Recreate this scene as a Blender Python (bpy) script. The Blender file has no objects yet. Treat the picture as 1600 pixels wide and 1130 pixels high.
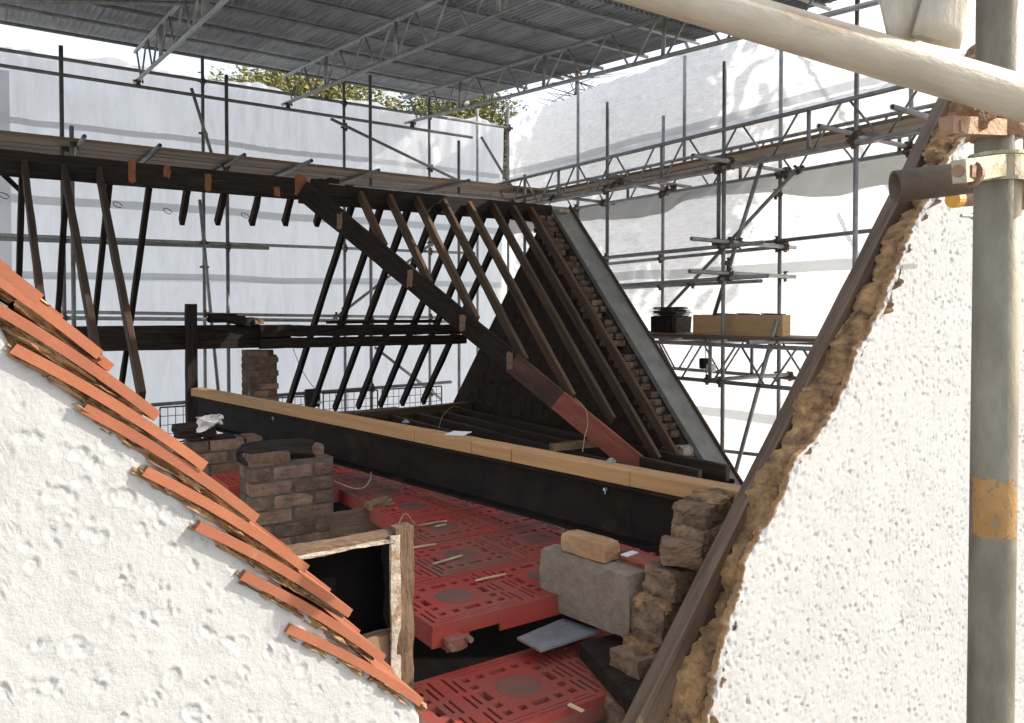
import bpy, math, random
import numpy as np
from mathutils import Vector, Matrix, noise as mnoise

random.seed(7)
rng = np.random.default_rng(11)
SC = bpy.context.scene
COL = SC.collection

# ------------------------------------------------------------------ camera
# metres; X runs along the main ridge, Y away across it, Z up, 0 at eye level (ground at -7)
F = 1235.0                       # focal length in photo pixels (1600 wide)
YAW = math.radians(34.4)
PITCH = math.radians(1.30)
PCX, PCY = 800.0, 515.0
cam = bpy.data.cameras.new('camera')
cam.sensor_width = 36.0
cam.lens = 36.0 * F / 1600.0
cam.shift_y = -(565.0 - PCY) / 1600.0
cam.clip_start = 0.05
cam.clip_end = 900
co = bpy.data.objects.new('camera', cam)
co.rotation_euler = (math.radians(90) - PITCH, 0, -YAW)
COL.objects.link(co)
SC.camera = co

# ------------------------------------------------------------------ sky, sun, exposure
SUN_EL = math.radians(30.0)
SUN_H = (0.85, -0.527)            # horizontal direction to the sun
w = bpy.data.worlds.new('World')
SC.world = w
w.use_nodes = True
nt = w.node_tree
nt.nodes.clear()
sky = nt.nodes.new('ShaderNodeTexSky')
sky.sky_type = 'NISHITA'
sky.sun_disc = False
sky.sun_elevation = SUN_EL
sky.sun_rotation = math.atan2(SUN_H[0], SUN_H[1])
sky.air_density = 1.0
sky.ozone_density = 0.0
sky.dust_density = 2.6
bg = nt.nodes.new('ShaderNodeBackground')
bg.inputs[1].default_value = 0.15
ow = nt.nodes.new('ShaderNodeOutputWorld')
veil = nt.nodes.new('ShaderNodeVectorMath')        # thin even high cloud over the whole sky
veil.operation = 'ADD'
veil.inputs[1].default_value = (3.8, 3.85, 3.95)
nt.links.new(sky.outputs[0], veil.inputs[0])
nt.links.new(veil.outputs[0], bg.inputs[0])
nt.links.new(bg.outputs[0], ow.inputs[0])
sl = bpy.data.lights.new('sun', 'SUN')
sl.energy = 4.4
sl.angle = math.radians(0.5)
sl.color = (1.0, 0.94, 0.84)
so = bpy.data.objects.new('sun', sl)
sd = Vector((SUN_H[0] * math.cos(SUN_EL), SUN_H[1] * math.cos(SUN_EL), math.sin(SUN_EL))).normalized()
so.rotation_euler = sd.to_track_quat('Z', 'Y').to_euler()
so.location = (6, -8, 12)
COL.objects.link(so)
SC.view_settings.view_transform = 'Standard'
SC.view_settings.look = 'None'
SC.view_settings.exposure = 0.30
SC.view_settings.gamma = 1.0
SC.view_settings.use_curve_mapping = False
SC.cycles.use_denoising = True
SC.cycles.max_bounces = 8

# ------------------------------------------------------------------ helpers
_fw = Vector((math.sin(YAW), math.cos(YAW), 0))
_rt = Vector((math.cos(YAW), -math.sin(YAW), 0))
_up = Vector((0, 0, 1))
FWD = _fw * math.cos(PITCH) - _up * math.sin(PITCH)
UPV = _up * math.cos(PITCH) + _fw * math.sin(PITCH)


def on(px, py, u=None, v=None, h=None, pl=None):
    """The point of a real plane (x=u, y=v, z=h or pl=(normal, d)) that the photo shows at px, py."""
    d = _rt * ((px - PCX) / F) + UPV * ((PCY - py) / F) + FWD
    if u is not None:
        return d * (u / d.x)
    if v is not None:
        return d * (v / d.y)
    if h is not None:
        return d * (h / d.z)
    return d * (pl[1] / d.dot(pl[0]))


class MB:
    def __init__(self):
        self.v, self.f = [], []

    def add(self, vs, fs):
        n = len(self.v)
        self.v += [tuple(x) for x in vs]
        self.f += [tuple(i + n for i in f) for f in fs]

    def box(self, c, s, R=None):
        hx, hy, hz = s[0] / 2, s[1] / 2, s[2] / 2
        vs = [Vector((x, y, z)) for x in (-hx, hx) for y in (-hy, hy) for z in (-hz, hz)]
        if R:
            vs = [R @ p for p in vs]
        vs = [p + Vector(c) for p in vs]
        self.add(vs, [(0, 1, 3, 2), (4, 6, 7, 5), (0, 4, 5, 1), (2, 3, 7, 6), (0, 2, 6, 4), (1, 5, 7, 3)])

    def tube(self, p0, p1, r, n=10, hollow=0.0, r2=None):
        p0, p1 = Vector(p0), Vector(p1)
        R = (p1 - p0).to_track_quat('Z', 'X').to_matrix()
        L = (p1 - p0).length
        vs, fs = [], []
        r2 = r if r2 is None else r2
        for zz, rr in ((0, r), (L, r2)):
            for k in range(n):
                a = 2 * math.pi * k / n
                vs.append(p0 + R @ Vector((rr * math.cos(a), rr * math.sin(a), zz)))
        for k in range(n):
            fs.append((k, (k + 1) % n, n + (k + 1) % n, n + k))
        if not hollow:
            fs += [tuple(range(n - 1, -1, -1)), tuple(range(n, 2 * n))]
            self.add(vs, fs)
            return
        for e, (zz, dz) in enumerate(((0, .06), (L, -.06))):
            b = len(vs)
            for z3 in (zz, zz + dz):
                for k in range(n):
                    a = 2 * math.pi * k / n
                    vs.append(p0 + R @ Vector((hollow * math.cos(a), hollow * math.sin(a), z3)))
            o = e * n
            for k in range(n):
                k2 = (k + 1) % n
                fs.append((o + k, b + k, b + k2, o + k2) if e == 0 else (o + k, o + k2, b + k2, b + k))
                fs.append((b + k, b + n + k, b + n + k2, b + k2) if e == 0 else (b + k, b + k2, b + n + k2, b + n + k))
            fs.append(tuple(range(b + n, b + 2 * n)))
        self.add(vs, fs)

    def mesh(self, name, smooth=False):
        me = bpy.data.meshes.new(name)
        me.from_pydata(self.v, [], self.f)
        if smooth:
            me.polygons.foreach_set('use_smooth', [True] * len(me.polygons))
        me.update()
        return me


W = {}


def put(name, me, mat=None, M=None, parent=None):
    o = bpy.data.objects.new(name, me)
    COL.objects.link(o)
    M = M if M is not None else Matrix.Identity(4)
    W[o.name] = M.copy()
    if parent is not None:
        o.parent = parent
        o.matrix_basis = W[parent.name].inverted() @ M
    else:
        o.matrix_basis = M
    if mat is not None and me is not None and len(me.materials) == 0:
        me.materials.append(mat)
    return o


def tag(o, label=None, cat=None, group=None, kind=None):
    for k, x in (('label', label), ('category', cat), ('group', group), ('kind', kind)):
        if x:
            o[k] = x
    return o


def thing(name, label, cat, loc=(0, 0, 0), group=None):
    return tag(put(name, None, None, Matrix.Translation(loc)), label, cat, group)


def T(p):
    return Matrix.Translation(Vector(p))


def frame(p0, p1, ref=(0, 0, 1)):
    """local X along p0->p1, Z as near as can be to ref, origin p0"""
    p0, p1 = Vector(p0), Vector(p1)
    x = (p1 - p0).normalized()
    y = Vector(ref).cross(x)
    if y.length < 1e-4:
        y = Vector((0, 1, 0)).cross(x)
    y.normalize()
    z = x.cross(y)
    M = Matrix((x, y, z)).transposed().to_4x4()
    M.translation = p0
    return M, (p1 - p0).length


def beam_mesh(L, wd, dp, ch=0.004, jit=0.002, segs=8, taper=0.0, seed=0):
    """a timber of length L along X, wd across (Y), dp deep (Z), arrises taken off, faces slightly uneven"""
    r = random.Random(seed)
    a, b = wd / 2, dp / 2
    sec = [(-a + ch, -b), (a - ch, -b), (a, -b + ch), (a, b - ch), (a - ch, b), (-a + ch, b), (-a, b - ch), (-a, -b + ch)]
    m = MB()
    vs, fs = [], []
    for i in range(segs + 1):
        for (y, z) in sec:
            vs.append((L * i / segs, y + r.uniform(-jit, jit), z + r.uniform(-jit, jit)))
    for i in range(segs):
        for k in range(8):
            k2 = (k + 1) % 8
            fs.append((i * 8 + k, i * 8 + k2, i * 8 + 8 + k2, i * 8 + 8 + k))
    fs += [tuple(range(7, -1, -1)), tuple(range(segs * 8, segs * 8 + 8))]
    m.add(vs, fs)
    return m.mesh('timber')


def beam(name, p0, p1, wd, dp, mat, ref=(0, 0, 1), parent=None, jit=0.002, segs=8, ch=0.004):
    M, L = frame(p0, p1, ref)
    return put(name, beam_mesh(L, wd, dp, ch, jit, segs, seed=hash((round(L, 3), round(p0[0], 2))) % 999), mat, M, parent)


def lump_mesh(sx, sy, sz, n=3, amp=.15, seed=0, sc=2.0):
    """a rough broken block: a subdivided box pushed about by noise"""
    r = random.Random(seed)
    off = Vector((r.uniform(0, 50), r.uniform(0, 50), r.uniform(0, 50)))
    idx, vs, fs = {}, [], []

    def vid(p):
        k = tuple(round(c, 5) for c in p)
        if k not in idx:
            q = Vector(p)
            l = q.length
            q = q * (1 - .10 * max(0, l - 1.05))
            d = mnoise.noise_vector(q * sc * .6 + off) * amp + mnoise.noise_vector(q * sc * 2 + off) * amp * .4
            q = q + d
            idx[k] = len(vs)
            vs.append((q.x * sx / 2, q.y * sy / 2, q.z * sz / 2))
        return idx[k]
    for ax in range(3):
        for s in (-1, 1):
            for i in range(n):
                for j in range(n):
                    q = []
                    for (a, b) in ((i, j), (i + 1, j), (i + 1, j + 1), (i, j + 1)):
                        p = [0, 0, 0]
                        p[ax] = s
                        p[(ax + 1) % 3] = -1 + 2 * a / n
                        p[(ax + 2) % 3] = -1 + 2 * b / n
                        q.append(vid(p))
                    fs.append(tuple(q if s > 0 else q[::-1]))
    m = MB()
    m.add(vs, fs)
    return m.mesh('lump')


def grid_mesh(P, name, smooth=True, mask=None):
    """P: (ni, nj, 3) array of points"""
    ni, nj = P.shape[:2]
    idx = np.arange(ni * nj).reshape(ni, nj)
    q = np.stack([idx[:-1, :-1], idx[1:, :-1], idx[1:, 1:], idx[:-1, 1:]], -1).reshape(-1, 4)
    if mask is not None:
        q = q[mask.reshape(-1)]
    me = bpy.data.meshes.new(name)
    me.vertices.add(ni * nj)
    me.vertices.foreach_set('co', P.reshape(-1).astype(np.float32))
    me.loops.add(q.size)
    me.loops.foreach_set('vertex_index', q.reshape(-1).astype(np.int32))
    me.polygons.add(len(q))
    me.polygons.foreach_set('loop_start', np.arange(0, q.size, 4, dtype=np.int32))
    me.polygons.foreach_set('loop_total', np.full(len(q), 4, dtype=np.int32))
    if smooth:
        me.polygons.foreach_set('use_smooth', np.ones(len(q), dtype=bool))
    me.update()
    me.validate()
    return me


def vnoise(x, y, seed=0):
    """smooth value noise on arrays, roughly -1..1"""
    g = np.random.default_rng(seed).uniform(-1, 1, (256, 256))
    xi, yi = np.floor(x).astype(int), np.floor(y).astype(int)
    fx, fy = x - xi, y - yi
    fx, fy = fx * fx * (3 - 2 * fx), fy * fy * (3 - 2 * fy)
    a, b = g[xi % 256, yi % 256], g[(xi + 1) % 256, yi % 256]
    c, d = g[xi % 256, (yi + 1) % 256], g[(xi + 1) % 256, (yi + 1) % 256]
    return (a * (1 - fx) + b * fx) * (1 - fy) + (c * (1 - fx) + d * fx) * fy


def fbm(x, y, seed=0, o=4):
    s, a = 0, 1.0
    for k in range(o):
        s = s + a * vnoise(x * 2 ** k, y * 2 ** k, seed + k)
        a *= .5
    return s


# ------------------------------------------------------------------ materials
def mat(name, c1, c2=None, scale=8.0, rough=.7, metal=0.0, bump=0.0, bscale=60.0, stretch=(1, 1, 1), c3=None, c3at=(.6, .7),
        c3scale=5.0, rnd=0.0, spec=.5, detail=6.0):
    m = bpy.data.materials.new(name)
    m.use_nodes = True
    n, l = m.node_tree.nodes, m.node_tree.links
    b = n['Principled BSDF']
    b.inputs['Roughness'].default_value = rough
    b.inputs['Metallic'].default_value = metal
    b.inputs['Specular IOR Level'].default_value = spec
    tc = n.new('ShaderNodeTexCoord')
    oi = n.new('ShaderNodeObjectInfo')
    ad = n.new('ShaderNodeVectorMath')
    ad.operation = 'ADD'
    rv = n.new('ShaderNodeMath')
    rv.operation = 'MULTIPLY'
    rv.inputs[1].default_value = 37.0
    l.new(oi.outputs['Random'], rv.inputs[0])
    l.new(tc.outputs['Object'], ad.inputs[0])
    l.new(rv.outputs[0], ad.inputs[1])
    mp = n.new('ShaderNodeMapping')
    mp.inputs['Scale'].default_value = stretch
    l.new(ad.outputs[0], mp.inputs[0])

    def nz(s, d=detail):
        t = n.new('ShaderNodeTexNoise')
        t.inputs['Scale'].default_value = s
        t.inputs['Detail'].default_value = d
        t.inputs['Roughness'].default_value = .65
        l.new(mp.outputs[0], t.inputs['Vector'])
        return t
    c2 = c2 or c1
    t = nz(scale)
    r = n.new('ShaderNodeValToRGB')
    r.color_ramp.elements[0].position = .35
    r.color_ramp.elements[1].position = .66
    r.color_ramp.elements[0].color = (*c1, 1)
    r.color_ramp.elements[1].color = (*c2, 1)
    l.new(t.outputs['Fac'], r.inputs[0])
    out = r.outputs[0]
    if c3:
        t3 = nz(c3scale)
        r3 = n.new('ShaderNodeMapRange')
        r3.inputs['From Min'].default_value = c3at[0]
        r3.inputs['From Max'].default_value = c3at[1]
        l.new(t3.outputs['Fac'], r3.inputs['Value'])
        mx = n.new('ShaderNodeMix')
        mx.data_type = 'RGBA'
        l.new(r3.outputs[0], mx.inputs['Factor'])
        l.new(out, mx.inputs['A'])
        mx.inputs['B'].default_value = (*c3, 1)
        out = mx.outputs['Result']
    if rnd:
        hs = n.new('ShaderNodeHueSaturation')
        mr = n.new('ShaderNodeMapRange')
        mr.inputs['To Min'].default_value = 1 - rnd
        mr.inputs['To Max'].default_value = 1 + rnd
        l.new(oi.outputs['Random'], mr.inputs['Value'])
        l.new(mr.outputs[0], hs.inputs['Value'])
        l.new(out, hs.inputs['Color'])
        out = hs.outputs[0]
    l.new(out, b.inputs['Base Color'])
    if bump:
        t2 = nz(bscale, 4.0)
        bp = n.new('ShaderNodeBump')
        bp.inputs['Strength'].default_value = bump
        bp.inputs['Distance'].default_value = .01
        l.new(t2.outputs['Fac'], bp.inputs['Height'])
        l.new(bp.outputs[0], b.inputs['Normal'])
    return m


def sheet_mat(name, col, trans, fine=40.0, bump=.35, stretch=(1, 1, 1), fac=.75, fold_shade=.0, cscale=3.0, cstretch=(1, 1, 1)):
    m = bpy.data.materials.new(name)
    m.use_nodes = True
    n, l = m.node_tree.nodes, m.node_tree.links
    n.clear()
    o = n.new('ShaderNodeOutputMaterial')
    d = n.new('ShaderNodeBsdfDiffuse')
    t = n.new('ShaderNodeBsdfTranslucent')
    d.inputs[0].default_value = (*col, 1)
    t.inputs[0].default_value = (*[c * trans for c in col], 1)
    g = n.new('ShaderNodeBsdfGlossy')
    g.inputs['Roughness'].default_value = .35
    g.inputs[0].default_value = (.9, .9, .9, 1)
    mx = n.new('ShaderNodeMixShader')
    mx.inputs[0].default_value = fac
    m2 = n.new('ShaderNodeMixShader')
    m2.inputs[0].default_value = .04
    tc = n.new('ShaderNodeTexCoord')
    mp = n.new('ShaderNodeMapping')
    mp.inputs['Scale'].default_value = stretch
    tx = n.new('ShaderNodeTexNoise')
    tx.inputs['Scale'].default_value = fine
    tx.inputs['Detail'].default_value = 5
    bp = n.new('ShaderNodeBump')
    bp.inputs['Strength'].default_value = bump
    bp.inputs['Distance'].default_value = .02
    l.new(tc.outputs['Object'], mp.inputs[0])
    if fold_shade:                       # streaky noise darkens the colour, standing in for shading of creases
        m3 = n.new('ShaderNodeMapping')
        m3.inputs['Scale'].default_value = cstretch
        l.new(tc.outputs['Object'], m3.inputs[0])
        tn = n.new('ShaderNodeTexNoise')
        tn.inputs['Scale'].default_value = cscale
        tn.inputs['Detail'].default_value = 7
        tn.inputs['Roughness'].default_value = .62
        tn.inputs['Distortion'].default_value = .8
        l.new(m3.outputs[0], tn.inputs['Vector'])
        rp = n.new('ShaderNodeMapRange')
        rp.inputs['From Min'].default_value = .36
        rp.inputs['From Max'].default_value = .60
        rp.inputs['To Min'].default_value = 1 - fold_shade
        rp.inputs['To Max'].default_value = 1
        l.new(tn.outputs['Fac'], rp.inputs['Value'])
        for sh, kk in ((d, 1.0), (t, trans)):
            vm = n.new('ShaderNodeVectorMath')
            vm.operation = 'SCALE'
            vm.inputs[0].default_value = [c * kk for c in col]
            l.new(rp.outputs[0], vm.inputs['Scale'])
            l.new(vm.outputs[0], sh.inputs[0])
    l.new(mp.outputs[0], tx.inputs['Vector'])
    l.new(tx.outputs['Fac'], bp.inputs['Height'])
    for x in (d, t, g):
        l.new(bp.outputs[0], x.inputs['Normal'])
    l.new(d.outputs[0], mx.inputs[1])
    l.new(t.outputs[0], mx.inputs[2])
    l.new(mx.outputs[0], m2.inputs[1])
    l.new(g.outputs[0], m2.inputs[2])
    l.new(m2.outputs[0], o.inputs[0])
    return m


TUBE = mat('galvanised_tube', (.20, .205, .205), (.34, .34, .33), 9, .5, .35, .25, 90, c3=(.17, .10, .06), c3at=(.60, .74), c3scale=3.0, rnd=.22)
TUBE2 = mat('bright_tube', (.30, .30, .29), (.45, .45, .43), 9, .45, .45, .2, 90, rnd=.12)
TUBEN = mat('near_tube', (.165, .145, .105), (.30, .275, .21), 9, .5, .2, .12, 80, stretch=(1.6, 1.6, .7), c3=(.30, .20, .11), c3at=(.62, .76), c3scale=2.2)
TUBEP = mat('near_pale_tube', (.40, .345, .26), (.58, .52, .42), 9, .5, .1, .16, 80, stretch=(2.5, 2.5, .8), c3=(.30, .20, .10), c3at=(.58, .74), c3scale=6, detail=10)
RUST = mat('rusty_fitting', (.085, .06, .045), (.17, .12, .09), 25, .7, .35, .4, 90, rnd=.2)
RUSTN = mat('near_rusty_fitting', (.22, .12, .07), (.38, .24, .15), 25, .65, .2, .5, 90, rnd=.1)
ZINC = mat('plated_band', (.30, .27, .19), (.55, .52, .42), 14, .38, .75, .2, 60, c3=(.42, .22, .12), c3at=(.6, .72), c3scale=9)
CORR = mat('corrugated_zinc', (.20, .21, .215), (.38, .38, .375), 3, .5, .3, .1, 40, stretch=(3, .4, 1), c3=(.22, .15, .09), c3at=(.66, .8), rnd=.18)
BURNT_OR_SHADE = mat('charred_timber_or_shade', (.008, .006, .005), (.036, .024, .016), 14, .75, 0, .6, 45, stretch=(.25, 3, 3), spec=.25, c3=(.060, .036, .022), c3at=(.6, .72), c3scale=4)  # charred wood; also colours two slabs that stand for shade
DARKT = mat('smoked_timber', (.028, .016, .010), (.070, .040, .024), 10, .75, 0, .4, 45, stretch=(.2, 3, 3), c3=(.02, .015, .012), c3at=(.55, .7), rnd=.2)
RAFT = mat('brown_rafter', (.068, .036, .017), (.150, .086, .044), 8, .7, 0, .4, 45, stretch=(.25, 3, 3), rnd=.25, c3=(.03, .018, .012), c3at=(.55, .72), c3scale=3)
VERGE = mat('front_rafter_wood', (.070, .042, .025), (.165, .105, .064), 9, .55, 0, .4, 40, stretch=(.3, 3, 3), c3=(.045, .027, .018), c3at=(.55, .7))
ORANGE = mat('bare_orange_wood', (.16, .05, .02), (.30, .105, .04), 20, .7, 0, .2, 60)
PALEW = mat('bare_pale_wood', (.16, .09, .05), (.26, .155, .09), 20, .7, 0, .2, 60)
REDW = mat('red_primed_wood', (.22, .055, .032), (.34, .095, .058), 9, .6, 0, .3, 50, stretch=(.3, 2, 2), c3=(.10, .04, .025), c3at=(.58, .7))
FADED = mat('faded_red_wood', (.035, .018, .012), (.12, .042, .027), 5, .7, 0, .3, 50, stretch=(.5, 2, 2), c3=(.10, .06, .038), c3at=(.55, .7))
NEWW = mat('new_timber', (.40, .205, .075), (.53, .295, .12), 6, .55, 0, .2, 40, stretch=(.15, 5, 5), c3=(.33, .15, .05), c3at=(.62, .72), c3scale=3)
BOARD = mat('scaffold_board', (.15, .098, .058), (.28, .195, .12), 6, .7, 0, .3, 40, stretch=(.2, 4, 4), rnd=.25)
CRATEW = mat('pine_board', (.58, .34, .16), (.70, .43, .22), 5, .6, 0, .15, 40, stretch=(.25, 3, 3), c3=(.34, .16, .06), c3at=(.66, .74), c3scale=7)
STEEL = mat('black_steel', (.008, .006, .005), (.022, .014, .010), 7, .7, .0, .2, 40, spec=.2, c3=(.09, .042, .022), c3at=(.56, .78), c3scale=2.5)
RENDER = mat('white_render', (.42, .418, .412), (.465, .46, .452), 5, .8, 0, .25, 160, c3=(.42, .39, .33), c3at=(.68, .86), c3scale=16)
MORTAR = mat('lime_mortar', (.20, .11, .05), (.44, .27, .13), 16, .85, 0, .8, 90, c3=(.54, .41, .25), c3at=(.58, .7), c3scale=9, rnd=.12)
MORTARD = mat('broken_backing', (.10, .055, .028), (.46, .27, .12), 18, .95, 0, 1.0, 90, c3=(.50, .37, .22), c3at=(.62, .74), c3scale=7)
STONE = mat('sooty_brick', (.12, .070, .042), (.27, .170, .10), 18, .85, 0, .7, 70, c3=(.36, .27, .19), c3at=(.64, .74), c3scale=12, rnd=.2)
BRICKD = mat('dark_brick', (.125, .075, .050), (.25, .155, .105), 14, .85, 0, .8, 60, c3=(.30, .21, .14), c3at=(.64, .76), c3scale=9, rnd=.35)
JOINT = mat('old_joint', (.08, .060, .045), (.15, .115, .085), 20, .95, 0, .6, 70)
TOOTH = mat('toothing_brick', (.06, .038, .028), (.17, .11, .075), 14, .85, 0, .5, 60, rnd=.35)
SOOT = mat('sooty_gable_brick', (.022, .013, .008), (.055, .031, .019), 3, .95, 0, .4, 30)
TILE = mat('clay_tile', (.28, .090, .042), (.36, .125, .060), 8, .8, 0, .10, 130, c3=(.36, .21, .12), c3at=(.70, .82), c3scale=26, rnd=.08)
PALLET = mat('red_plastic', (.33, .038, .026), (.41, .060, .040), 3, .65, 0, .1, 60, c3=(.22, .085, .062), c3at=(.42, .64), c3scale=2.2, rnd=.1)
PALDIRT = mat('dusty_red_plastic', (.11, .065, .050), (.20, .075, .055), 6, .8, 0, .1, 60)
BLOCK = mat('concrete_block', (.20, .155, .11), (.30, .235, .17), 30, .95, 0, .7, 120, c3=(.13, .10, .07), c3at=(.62, .7), c3scale=40)
BUFF = mat('buff_brick', (.33, .18, .085), (.48, .29, .15), 14, .85, 0, .6, 60, c3=(.16, .09, .05), c3at=(.6, .7), c3scale=7)
SLATE = mat('grey_slate', (.16, .17, .175), (.27, .275, .275), 12, .45, .1, .3, 60)
LEAD = mat('grey_coping', (.17, .165, .155), (.26, .255, .242), 5, .6, 0, .25, 40, c3=(.16, .14, .12), c3at=(.62, .76), c3scale=4)
PLAST = mat('broken_plaster', (.32, .27, .21), (.50, .45, .37), 18, .9, 0, .7, 70, c3=(.25, .16, .09), c3at=(.55, .66), c3scale=14)
RAGGED = mat('ragged_board', (.09, .052, .030), (.20, .125, .075), 12, .85, 0, .8, 50, stretch=(.4, 2, 2), c3=(.27, .18, .11), c3at=(.62, .72))
VOID = mat('void_dark', (.003, .003, .003), (.006, .005, .005), 4, .95, spec=.05)  # near-black that paints the darkness inside the hatch
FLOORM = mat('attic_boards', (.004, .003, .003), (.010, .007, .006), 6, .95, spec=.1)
PAPER_OR_SUN = mat('white_paper_or_sun', (.72, .70, .66), (.78, .76, .72), 8, .8)  # paper and small white parts; also the painted patch of sun
WIREM = mat('pale_cable', (.36, .27, .17), (.42, .32, .2), 8, .6)
STRAWM = mat('pale_splinter', (.50, .36, .20), (.58, .44, .26), 8, .8)
MESHM = mat('dark_mesh', (.05, .05, .055), (.07, .07, .075), 8, .5, .5)
YELLOW = mat('yellow_cap', (.62, .30, .03), (.70, .37, .05), 20, .5, rnd=.05)
OCHRE = mat('orange_paint_band', (.33, .17, .05), (.42, .24, .08), 18, .6, 0, .2, 60, c3=(.30, .25, .18), c3at=(.6, .66), c3scale=12)
FOLI = mat('conifer_leaf', (.12, .12, .035), (.30, .27, .085), 1.2, .7, rnd=.2)
BARK = mat('bark', (.045, .03, .02), (.09, .065, .045), 8, .9)
GROUND = mat('ground', (.26, .255, .24), (.36, .35, .33), .4, .95)
HOUSE = mat('house_brick', (.16, .08, .055), (.24, .13, .09), 6, .9)
SLATES = mat('slate_dark', (.035, .025, .02), (.08, .055, .042), 20, .8, rnd=.3)
SHEETL = sheet_mat('left_sheet', (.90, .895, .90), 1.0, 9.0, .15, (2, 2, .6), fac=.8, fold_shade=.10, cscale=2.2, cstretch=(3.2, 3.2, .55))
SHEETR = sheet_mat('right_sheet', (.80, .825, .865), 1.0, 10.0, .9, (1, 1.3, 4), fac=.66, fold_shade=.16, cscale=9.0, cstretch=(1, .8, 5))
BANDM = sheet_mat('doubled_sheet', (.78, .79, .79), .86, 20.0, .3)
FLAPM = sheet_mat('creased_sheet', (.60, .59, .56), .7, 9.0, .5)

# ------------------------------------------------------------------ the setting
gm = MB()
gm.add([(-300, -300, -7), (300, -300, -7), (300, 300, -7), (-300, 300, -7)], [(0, 1, 2, 3)])
tag(put('ground', gm.mesh('ground'), GROUND), kind='structure')
fm = MB()
fm.box((1.9, 5.75, -2.6), (8.8, 8.9, .10))
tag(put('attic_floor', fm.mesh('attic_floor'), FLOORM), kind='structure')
hm = thing('house', 'brick house below the stripped roof seen only inside the attic', 'house', (1.9, 5.8, -7))
for (c, s) in (((1.9, 10.15, -4.35), (8.6, .22, 5.3)), ((1.9, 1.72, -4.9), (8.6, .22, 4.2)), ((-2.45, 5.9, -4.35), (.22, 8.1, 5.3)), ((6.05, 5.9, -4.35), (.22, 8.1, 5.3))):
    b = MB()
    b.box((0, 0, 0), s)
    put('wall', b.mesh('house_wall'), HOUSE, T(c), hm)

# ---- sheeting round the scaffold
VS, US = 12.8, 8.6               # planes of the two sheeted sides


def sheet(name, label, axis, pos, a0, a1, h0, h1, m, amp=.02, dens=(16, 10), fn=None, group='white sheeting round the scaffold', top=None):
    na, nh = int(abs(a1 - a0) * dens[0]) + 2, int((h1 - h0) * dens[1]) + 2
    A, H = np.meshgrid(np.linspace(a0, a1, na), np.linspace(h0, h1, nh), indexing='ij')
    D = fn(A, H)
    if top is not None:
        k = np.clip((H - (h1 - .35)) / .35, 0, 1)
        H = H - k * top(A)
    P = np.stack([A, pos + D, H] if axis == 'v' else [pos + D, A, H], -1)
    if axis == 'u':
        P = P[::-1]
    o = put(name, grid_mesh(P, name), m)
    tag(o, label, 'plastic sheet', group)
    return o


def fn_left(A, H):
    tie = np.abs(((A + .3) % 2.07) - 1.035) / 1.035          # 0 midway, 1 at the ties
    fan = 1.5 * np.sin((A * 9 + H * 4 * np.sin(A * 1.5)) + fbm(A * 2, H * .4, 3) * 3) * .017 * np.clip((H - .8) / 2, 0, 1)
    return fbm(A * .5, H * .4, 5, 2) * .05 + fbm(A * 5, H * .5, 9, 3) * .006 + fan + fbm(A * 9, H * 6, 14, 2) * .0022


def fn_right(A, H):
    crink = np.clip(fbm(A * .7, H * .8, 21, 2) * 1.3 + .45, 0, 1)
    return fbm(A * .6, H * .6, 22, 2) * .05 + crink * (fbm(A * 6, H * 10, 23, 3) * .024 + fbm(A * 13, H * 21, 26, 2) * .012) + fbm(A * 3 + H * 2.2, H * 1.0, 24, 2) * .012


sheet('scaffold_sheet', 'white sheet along the back of the left scaffold, upper length with the sagging top edge', 'v', VS, -6, 8.55, .45, 3.68, SHEETL,
      dens=(22, 20), fn=fn_left, top=lambda A: .10 * np.abs(np.sin((A + .3) * math.pi / 2.07)) ** .7 + .03 * vnoise(A * 3, A * 0, 4))
sheet('scaffold_sheet', 'white translucent sheet hanging low behind the left scaffold rafters, below the middle band', 'v', VS + .05, -6, 8.55, -7, .52, SHEETL,
      dens=(12, 12), fn=fn_left)
sheet('scaffold_sheet', 'topmost crinkled white sheet of the right scaffold, up under the metal roof edge', 'u', US, 1.4, 12.75, 2.52, 3.72, SHEETR,
      dens=(30, 40), fn=fn_right, top=lambda A: .05 * np.abs(np.sin(A * math.pi / 2.0)) ** .7 + .015 * vnoise(A * 5, A * 0, 8) - .04)
sheet('scaffold_sheet', 'middle white sheet of the right scaffold, behind the upper lattice girders', 'u', US + .05, 1.4, 12.75, 1.62, 2.62, SHEETR, dens=(26, 36), fn=fn_right)
sheet('scaffold_sheet', 'tall sunlit white sheet of the right scaffold behind the pine board and lower girders', 'u', US + .09, 1.4, 12.75, -7, 1.74, SHEETR, dens=(26, 26), fn=fn_right)


def band(name, label, axis, pos, a0, a1, h, ht, m):
    n = int(abs(a1 - a0) * 10)
    fn = fn_left if axis == 'v' else fn_right
    A, H = np.meshgrid(np.linspace(a0, a1, n), np.array([h - ht / 2, h, h + ht / 2]), indexing='ij')
    H = H + (vnoise(A * 1.2, A * 0, 5) * .02)
    D = fn(A, H) - .012
    P = np.stack([A, pos + D, H] if axis == 'v' else [pos + D, A, H], -1)
    if axis == 'u':
        P = P[::-1]
    tag(put(name, grid_mesh(P, name), m), label, 'sheet band', 'reinforcing bands on the white sheeting')


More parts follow.
